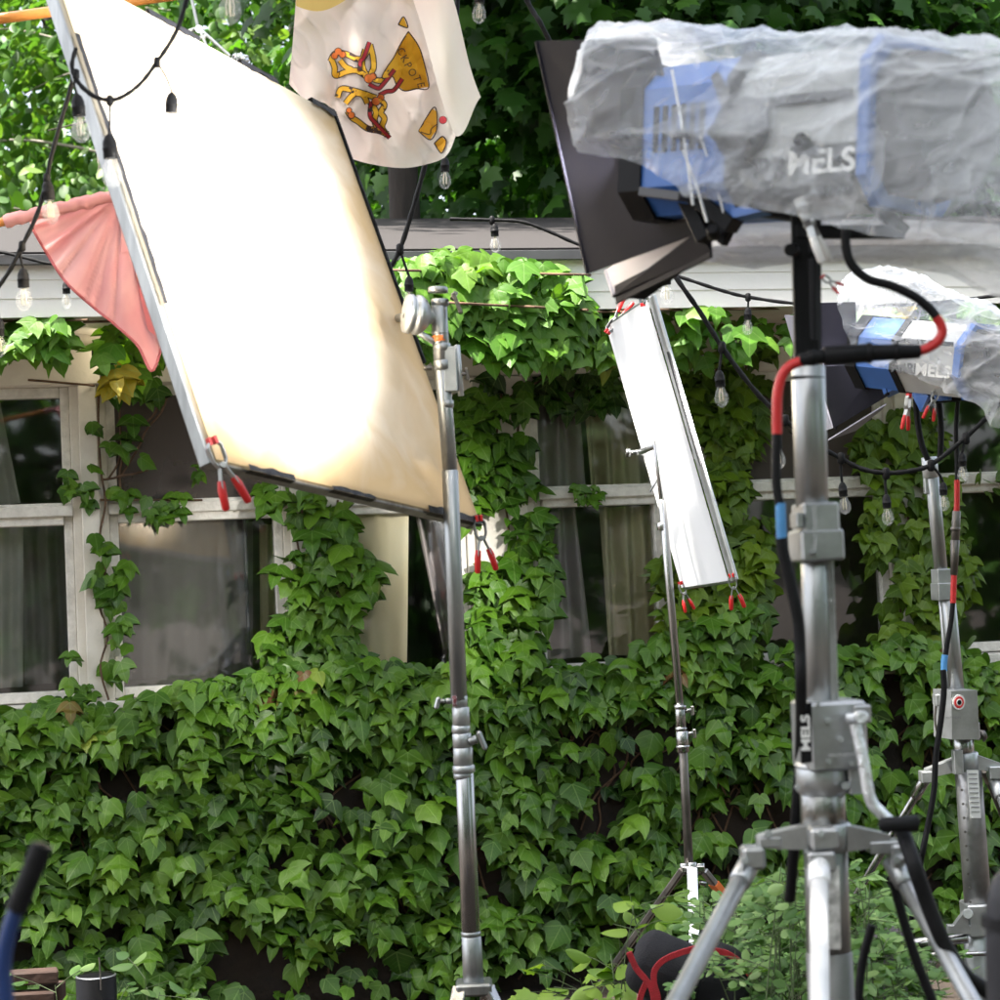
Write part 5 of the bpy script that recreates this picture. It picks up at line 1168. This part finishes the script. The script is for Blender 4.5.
def dep1(u, v):
    q = (u - 297) / 160; w_ = max(0, min(1, (v + 40) / 160))
    return DC1 - .02 + w_ * (.075 * math.sin(q * 7.5 + .8 + .014 * v) + .035 * math.sin(q * 15 - .03 * v)) + .05 * w_ * (1 - abs(noise.noise(V((u * .022 + v * .016, v * .012 - u * .004, 8))))) ** 3 + .02 * w_ * (1 - abs(noise.noise(V((u * .05 - v * .03, v * .03, 2))))) ** 4 + .012 * noise.noise(V((u * .02, v * .02, 3)))
mb = MB()
def bf(i, j):
    a, b = curve(t1, i), curve(b1, i); s = j
    u = a[0] + (b[0] - a[0]) * s ** 1.25; v = a[1] + (b[1] - a[1]) * s
    return P(u, v, dep1(u, v))
mb.grid(bf, 90, 60); mb.build('cloth', [white_cloth], bn)
mb = MB(); mb.grid(lambda i, j: P(296 + 142 * i, -26 - 17 * i + (32 + 8 * math.sin(i * 9)) * j, DC1 - .052 + .004 * math.sin(i * 20) + .012 * j), 40, 6); mb.build('hem', [hemc], bn)
mb = MB()
tf, bf2 = [(398, -36), (437, -42)], [(457, 135), (481, 104)]
def ff(i, j):
    u = 398 + 40 * i + (58 + (-14) * i) * j ** .9; v = -36 - 6 * i + (172 - 26 * i + 7 * math.sin(i * 5)) * j; u += 4 * math.sin(j * 5 + 1) * j
    return P(u, v, DC1 - .13 - .03 * math.sin(i * PI) * (1 - .3 * j) + .012 * math.sin(j * 7 + i * 2))
mb.grid(ff, 26, 40); mb.build('folded_edge', [white_cloth], bn)
# the print: flat shapes lying 3 mm proud of the cloth
class Ink:
    def __init__(s): s.mb = MB()
    def pt(s, z, lift): u, v = 250 + z[0] * .3, z[1] * .3; return P(u, v, dep1(u, v) - lift)
    def ribbon(s, pts, w, mi, lift=.012, taper=False):
        pp = smooth_path([V((x, y, 0)) for x, y in pts], 6); vs = []
        for i, p in enumerate(pp):
            t = (pp[min(i + 1, len(pp) - 1)] - pp[max(i - 1, 0)]).normalized(); n = V((-t.y, t.x, 0)); ww = w * (1 - .75 * i / (len(pp) - 1) if taper else 1) / 2
            vs += [s.pt(p + n * ww, lift), s.pt(p - n * ww, lift)]
        s.mb.add(vs, [[2 * i, 2 * i + 1, 2 * i + 3, 2 * i + 2] for i in range(len(pp) - 1)], False, mi)
    def poly(s, pts, mi, lift=.011, n=5):
        c = (sum(p[0] for p in pts) / len(pts), sum(p[1] for p in pts) / len(pts)); ring = []
        for k in range(len(pts)):
            a, b = pts[k], pts[(k + 1) % len(pts)]
            ring += [(a[0] + (b[0] - a[0]) * q / n, a[1] + (b[1] - a[1]) * q / n) for q in range(n)]
        rings = [[(c[0] + (x - c[0]) * f, c[1] + (y - c[1]) * f) for x, y in ring] for f in (1, .66, .33)]
        vs = [s.pt(p, lift) for rg in rings for p in rg] + [s.pt(c, lift)]; m = len(ring)
        fs = [[r_ * m + k, r_ * m + (k + 1) % m, (r_ + 1) * m + (k + 1) % m, (r_ + 1) * m + k] for r_ in range(2) for k in range(m)] + [[2 * m + k, 2 * m + (k + 1) % m, 3 * m] for k in range(m)]
        s.mb.add(vs, fs, False, mi)
    def dot(s, c, r_, mi, lift=.004): s.poly([(c[0] + r_ * math.cos(a * PI / 6), c[1] + r_ * math.sin(a * PI / 6)) for a in range(12)], mi, lift, 1)
    def outline(s, pts, w=5): s.ribbon(pts + [pts[0]], w, 3, .0125)
ink = Ink()
bell = [(528, 105), (560, 150), (578, 200), (596, 290), (555, 296), (515, 303), (490, 285), (475, 255), (450, 262), (440, 255), (458, 222), (480, 190), (500, 150)]
ink.poly(bell, 0); ink.outline(bell, 4)
gold = [[(268, 205), (285, 178), (320, 180), (355, 196), (378, 192), (400, 150)], [(272, 198), (282, 225), (285, 252), (320, 240), (350, 235), (372, 244), (396, 262)], [(300, 200), (318, 222), (340, 232)],
        [(400, 148), (410, 190), (412, 225), (404, 245), (410, 262), (440, 268), (470, 240)], [(385, 165), (374, 205), (380, 236), (398, 262)],
        [(292, 325), (305, 296), (345, 302), (380, 312), (420, 326)], [(318, 345), (345, 315), (375, 316), (392, 345)], [(325, 370), (340, 392), (360, 405), (392, 428), (430, 436), (460, 448)],
        [(430, 330), (448, 350), (436, 375), (448, 395), (440, 425), (458, 452)], [(400, 340), (420, 372), (415, 400), (425, 430)]]
for g in gold: ink.ribbon(g, 22, 3, .011); ink.ribbon(g, 15, 0, .0125)
for g in ([(398, 140), (380, 190), (368, 205), (366, 235)], [(396, 280), (425, 294), (440, 285), (482, 232)], [(508, 262), (480, 300), (455, 305), (430, 318)], [(404, 338), (400, 385), (420, 412), (466, 460)]): ink.ribbon(g, 16, 3, .0135); ink.ribbon(g, 10, 2, .0145)
for c_, r_ in (((294, 172), 11), ((282, 186), 10), ((308, 182), 10), ((396, 262), 14), ((410, 255), 10), ((420, 338), 13), ((436, 325), 10), ((338, 384), 10), ((330, 368), 8)): ink.dot(c_, r_ + 3, 3, .0145); ink.dot(c_, r_, 1, .0155)
for b_ in ([(562, 437), (608, 362), (622, 372), (622, 432), (600, 466)], [(614, 478), (640, 455), (654, 470), (648, 495), (636, 510)], [(494, 82), (512, 56), (526, 92)]): ink.poly(b_, 0); ink.outline(b_, 4)
ink.ribbon([(562, 437), (598, 448), (604, 430), (622, 415)], 3, 3, .013); ink.dot((643, 400), 14, 3, .10); ink.dot((643, 400), 12, 2, .102); ink.dot((683, 297), 4, 3, .12)
pd = ink.mb.build('printed_drawing', [yel, ora, redprint, inkm], bn)
for ch_, (zx, zy), ang in (('C', (503, 172), 52), ('K', (515, 196), 56), ('P', (526, 218), 62), ('O', (540, 242), 66), ('T', (556, 262), 72), ('E', (569, 283), 78)):
    o_ = ink.pt((zx, zy), .034); a = R(ang); text_mesh('print_letter', ch_, inkm, o_, Rt * math.cos(a) - Up * math.sin(a), Rt * math.sin(a) + Up * math.cos(a), px(7.6, DC1), bn, squash=.9)
bn2 = thing('cloth_banner', P(80, 205, DC2), 'faded pink cotton banner with a stitched sleeve drooping from a wooden pole', 'banner', 'cloth banners')
def pl_(u): return 223.5 - (u + 0) * .237
t2_ = [(28, pl_(28)), (60, pl_(60)), (100, pl_(100)), (140, pl_(140)), (182, pl_(182))]
b2_ = [(31, pl_(31) + 10), (46, 252), (66, 282), (92, 306), (118, 327), (138, 346), (152, 371), (163, 344), (172, 326), (182, 318)]
def dep2(u, v): q = (u - 28) / 150; w_ = max(0, min(1, (v - 190) / 120)); an = math.atan2(v - 192, u - 122); rr_ = math.hypot(v - 192, u - 122); return DC2 + .02 + .045 * min(1, rr_ / 120) * (1 - abs(math.sin(an * 5.0 + .4))) ** 1.5 + .02 * min(1, rr_ / 80) * (1 - abs(math.sin(an * 11.0 + .9))) ** 2 + w_ * (.015 * math.sin(q * 11 - .03 * v) + .02 * math.sin(q * 5 + .03 * v)) + .008 * noise.noise(V((u * .03, v * .03, 7)))
mb = MB()
def pf(i, j):
    a, b = curve(t2_, i), curve(b2_, i); u = a[0] + (b[0] - a[0]) * j; v = a[1] + (b[1] - a[1]) * j; return P(u, v, dep2(u, v))
mb.grid(pf, 80, 60); mb.build('cloth', [pinkc], bn2)
mb = MB(); sl_ = [P(u, pl_(u) + 1.5 * math.sin(u * .3) * .4 - 1, DC2) for u in range(5, 190, 4)]; mb.tube(sl_, [px(6.4 + .7 * math.sin(i * 1.9) + .5 * math.sin(i * .7), DC2) for i in range(len(sl_))], 14); mb.build('sleeve', [pinkc], bn2)
mb = MB(); e_ = [pf(i / 40 * .8, 1) for i in range(41)]; mb.tube(e_, .0032, 6); mb.build('hem', [pinkd], bn2)
mb = MB(); mb.grid(lambda i, j: P(121 + 20 * i, pl_(121) + 2 - 4 * i + 56 * j, dep2(125, 200) - .02 + .004 * math.sin(j * 9)), 6, 14); mb.build('stitched_patch', [pinkc], bn2)
mb = MB(); mb.slab([P(130, 250, DC2 + .005), P(150, 246, DC2 + .005), P(168, 345, DC2 + .01), P(148, 330, DC2 + .008)], .002); mb.build('inner_panel', [pinkd], bn2)
mb = MB(); c_ = P(143, 274, DC2 - .02); mb.slab([c_ + Rt * px(7 * math.cos(a), DC2) - Up * px(10 * math.sin(a), DC2) for a in [k * PI / 8 for k in range(16)]], .001, 0); mb.slab([P(137, 275, DC2 - .022), P(140, 262, DC2 - .022), P(150, 268, DC2 - .022), P(149, 277, DC2 - .022)], .001, 1); mb.build('printed_fruit', [ora, greenprint], bn2)

# bracket behind the top of the big frame
br = thing('metal_bracket', P(205, 30, 3.95), 'folding aluminium bracket with a ball of foil behind the top edge of the big frame', 'bracket')
mb = MB()
for a, b in (((183, -40), (199, 32)), ((199, 28), (209, 52)), ((177, 36), (201, 27)), ((199, 28), (230, 56)), ((186, 42), (206, 36))): mb.bar(P(*a, 3.95), P(*b, 3.95), .014, .005, bev=.001)
mb.cyl(P(199, 29, 3.93), P(199, 29, 3.97), .008); mb.build('arm_bar', [alu], br)
mb = MB()
def fo(i, j):
    a, b = i * 2 * PI, (j - .5) * PI; d_ = V((math.cos(a) * math.cos(b), math.sin(a) * math.cos(b), math.sin(b))); return P(240, 61, 3.95) + d_ * .013 * (1 + .5 * noise.noise(d_ * 3.1)) + Rt * d_.x * .006
mb.grid(fo, 20, 12, smooth=False); mb.build('foil_ball', [mat('crumpled_foil', (.7, .7, .72), .25, 1, .1, 20)], br)

# ------------------------------------------------------------------ bed plants, bags, pipe, cart
def shrub(name, label, cat, uv_list, d, m, leaf, lsize, nl, spread, group=None, fol=5, dark=0.0):
    base = ground(P(sum(u for u, v in uv_list) / len(uv_list), 900, d)); r = thing(name, base, label, cat, group)
    mb = MB(); pos = []; out = []; tip = []
    for (u, v) in uv_list:
        dd = d + random.uniform(-spread, spread); e = P(u, v, dd); b = ground(e) + V((random.uniform(-.15, .15), random.uniform(-.1, .1), 0))
        md = b.lerp(e, .6) + V((random.uniform(-.05, .05), random.uniform(-.05, .05), .05)); path = smooth_path([b, md, e], 10)
        mb.tube(path, [.0028 * (1 - .75 * i / (len(path) - 1)) for i in range(len(path))], 6)
        for k in range(nl):
            t = random.uniform(.12, 1) ** .7; p = path[min(len(path) - 1, int(t * (len(path) - 1)))]
            a = random.uniform(0, 2 * PI); dr = V((math.cos(a), math.sin(a), random.uniform(-.1, .5))).normalized(); L = lsize * random.uniform(1.4, 3)
            q = p + dr * L; mb.tube([p, p.lerp(q, .5) + V((0, 0, .004)), q], .0011, 4)
            for f in range(fol):
                s_ = (f // 2 + 1) / (fol // 2 + 1); side = dr.cross(ZUP).normalized() * (1 if f % 2 else -1); c = p.lerp(q, .35 + .65 * s_)
                pos.append(c); out.append(V((random.gauss(0, .3), random.gauss(-.25, .3), 1)).normalized()); tip.append((side + dr * .8 - ZUP * .15).normalized() if f < fol - 1 else (dr - ZUP * .2).normalized())
    mb.build('stem', [greenstem], r)
    scatter('foliage', leaf, pos, np.array(out), rng.uniform(lsize * .7, lsize * 1.25, len(pos)), m, r, rng.uniform(0, 1, len(pos)), tipdir=np.array(tip), roll_=.25, tilt=(-.1, .2), jit=.4)
    return r
def cloud(n, u0, u1, vf): return [(u, vf(u) + abs(random.gauss(0, 1)) * 38) for u in [random.uniform(u0, u1) for _ in range(n)]]
shrub('rose_bush', 'rose bush with many small leaflets growing round the slim stand legs', 'bush', cloud(34, 690, 800, lambda u: 912 - (u - 672) * .25 + 14 * math.sin(u * .06)), 4.5, bush, OVAL, .030, 9, .35, 'rose bushes in the bed')
shrub('rose_bush', 'rose bush with pale leaflets directly behind the near crank stand', 'bush', cloud(44, 765, 895, lambda u: 862 + max(0, u - 850) * 1.0), 4.0, bush, OVAL, .031, 9, .3, 'rose bushes in the bed')
shrub('rose_bush', 'low rose sprays between the two crank stands at the bottom edge', 'bush', cloud(14, 885, 935, lambda u: 935), 4.0, bush, OVAL, .026, 10, .2, 'rose bushes in the bed')
shrub('rose_bush', 'low rose sprays in front of the red strapped black bag', 'bush', [(690, 975), (712, 958), (735, 950), (748, 968), (668, 985), (760, 945)], 3.95, bush, OVAL, .026, 10, .08, 'rose bushes in the bed')
shrub('young_plant', 'upright young plant with large pale green leaves left of the red strapped bag', 'plant', [(628, 884), (634, 905), (618, 930), (648, 925), (612, 958), (640, 965), (600, 985)], 4.3, lime, OVAL, .056, 7, .08, fol=2)
shrub('weed', 'small yellow green weed at the bottom edge under the young plant', 'plant', [(565, 975), (580, 978), (555, 990), (594, 985), (573, 992), (540, 996)], 4.4, lime, MAPLE, .045, 7, .06, fol=1)
shrub('weed', 'low leafy weed beside the black pipe', 'plant', [(55, 985), (130, 990), (145, 975), (160, 992), (118, 1000)], 4.9, bush, OVAL, .045, 8, .1, fol=3)

def bag(u0, v0, u1, v1, d, h, dep, m, parent, name='bag_body', sag=.0):
    a, b = P(u0, v0, d), P(u1, v1, d); ax = b - a; L = ax.length; ax.normalize(); c = (a + b) / 2; up_ = (ZUP - ax * ax.z).normalized(); f_ = ax.cross(up_)
    mb = MB()
    def fn(i, j):
        t = (i - .5) * 2; an = j * 2 * PI; pr = max(0, 1 - abs(t) ** 5) ** .5; pr = .25 + .75 * pr
        p = c + ax * t * L / 2 + f_ * math.cos(an) * dep / 2 * pr + up_ * (math.sin(an) * h / 2 * pr - sag * t * t)
        return p + (f_ * math.cos(an) + up_ * math.sin(an)) * (.012 * noise.noise(p * 9) + .006 * noise.noise(p * 24))
    mb.grid(fn, 40, 28); return mb.build(name, [m], parent)
DS = 4.15
sb = thing('sandbag', ground(P(690, 970, DS)), 'black sandbag with red webbing straps half hidden by the rose bush', 'sandbag', 'sandbags')
bag(632, 955, 700, 985, DS, .14, .12, sandm, sb); bag(682, 966, 750, 990, DS + .02, .15, .13, sandm, sb, sag=.03)
bag(622, 1130, 760, 1135, DS, .62, .2, sandm, sb)
def strap(pts, d, w=.02):
    q = smooth_path([P(u, v, d) for u, v in pts], 8); mb = MB()
    for i in range(len(q) - 1): mb.bar(q[i], q[i + 1] + (q[i + 1] - q[i]) * .15, w * .62, .004, up=-Fw, bev=.0008)
    mb.build('strap', [strapm], sb)
d_ = DS - .10
strap([(629, 952), (636, 968), (646, 980), (652, 990), (656, 1015)], d_); strap([(704, 946), (680, 953), (664, 960), (655, 970), (654, 983), (658, 1000), (656, 1030)], d_)
strap([(712, 950), (728, 954), (742, 964), (750, 975)], d_); strap([(640, 1030), (640, 1000), (646, 983)], d_ + .01)

sb2 = thing('sandbag', ground(P(882, 948, 4.85)), 'plain dark grey sandbag lying under the farther crank stand', 'sandbag', 'sandbags')
bag(855, 950, 906, 952, 4.85, .12, .16, sandg, sb2); mb = MB(); mb.bar(P(852, 958, 4.80), P(935, 966, 4.8), .02, .02); a_ = P(880, 975, 4.85); mb.box(V((a_.x, a_.y, a_.z / 2)), V((.09, 0, 0)), V((0, .08, 0)), V((0, 0, a_.z / 2 + .0)), 0, .01); mb.build('filled_base', [sandg], sb2)

pp = thing('pipe', ground(P(96, 975, 4.6)), 'open ended black pipe standing upright with a thin wire in it', 'pipe')
c_ = P(96, 977, 4.6); mb = MB(); ro, ri = px(20, 4.6), px(16.5, 4.6); z0 = V((c_.x, c_.y, 0)); h_ = c_.z
mb.tube([z0, z0 + ZUP * h_, z0 + ZUP * (h_ + .003), z0 + ZUP * (h_ + .002), z0 + ZUP * (h_ - .25)], [ro, ro, (ro + ri) / 2, ri, ri], 32, True, hollow=True); mb.build('tube', [black], pp)
mb = MB(); mb.tube([z0 + ZUP * (h_ + .0035), z0 + ZUP * (h_ + .0055)], [ro * 1.0, ro * .93], 32, hollow=True); mb.build('rim', [alu], pp)
mb = MB(); CB(mb, [(99, 957), (100, 968), (101, 990)], 4.55, 1.6, 4); mb.build('wire', [chrome], pp)
bd = MB(); bd.bar(P(-80, 984, 5.3), P(58, 975, 5.4), .05, .035, bev=.004); bd.bar(P(-80, 1010, 5.28), P(54, 1003, 5.38), .05, .07, bev=.004); A = P(50, 985, 5.4); bd.box(V((A.x, A.y + .03, A.z / 2)), V((.03, 0, 0)), V((0, .03, 0)), V((0, 0, A.z / 2)), 0, .004); A = P(-75, 985, 5.3); bd.box(V((A.x, A.y + .03, A.z / 2)), V((.03, 0, 0)), V((0, .03, 0)), V((0, 0, A.z / 2)), 0, .004)
bd.build('planter_edge', [boardm], origin=ground(P(-10, 980, 5.35)), label='reddish weathered wooden planter board at the lower left beside the black pipe', category='planter')
ct = thing('hand_cart', ground(P(0, 990, 1.6)), 'blue tubular cart handle with a black foam grip at the lower left corner', 'cart')
mb = MB(); e0 = P(6, 985, 1.6); CB(mb, [(18, 905), (9, 932), (3, 965), (6, 1010), (10, 1080)], 1.6, 17, 8); eb = P(10, 1080, 1.6); mb.cyl(eb, V((eb.x, eb.y + .05, .12)), px(8.5, 1.6)); mb.build('handle_tube', [mat('navy_blue_paint', (.012, .035, .13), .35, 0, .1, 9)], ct)
mb = MB(); CB(mb, [(16, 910), (25, 888), (35, 864), (42, 845)], 1.6, 22, 8, seg=20); mb.build('foam_grip', [rubber], ct)
mb = MB(); p_ = P(42, 845, 1.6); t_ = (P(42, 845, 1.6) - P(35, 864, 1.6)).normalized(); mb.cyl(p_ + t_ * .001 - Fw * .0, p_ + t_ * .002, px(5, 1.6)); mb.build('grip_hole', [black], ct)
mb = MB(); mb.box(V((eb.x, eb.y + .1, .10)), V((.2, 0, 0)), V((0, .15, 0)), V((0, 0, .02)), 0, .005); mb.build('load_plate', [mat('navy_blue_paint', (.012, .035, .13))], ct)
for s_ in (-1, 1):
    mb = MB(); mb.cyl(V((eb.x + .18 * s_ - .02, eb.y + .2, .08)), V((eb.x + .18 * s_ + .02, eb.y + .2, .08)), .08); mb.build('wheel', [rubber], ct)
dk = thing('padded_post', ground(P(1004, 900, 1.9)), 'dark padded post close at the right edge, out of focus', 'post')
mb = MB(); tp = P(1006, 868, 1.9); bt = V((tp.x, tp.y, 0)); H_ = tp.z
mb.tube([bt + ZUP * (H_ * t) for t in (0, .2, .5, .8, .93, .97, .99, 1.0)], [.026, .024, .023, .024, .0235, .021, .015, .004], 18); mb.build('padding', [mat('black_padding', (.010, .010, .014), .55, 0, .4, 12, .2, 30)], dk)
mb = MB(); mb.tube([bt + ZUP * (H_ - .055), bt + ZUP * (H_ - .045)], [.0262, .0262], 18); mb.build('strap_band', [tape], dk)
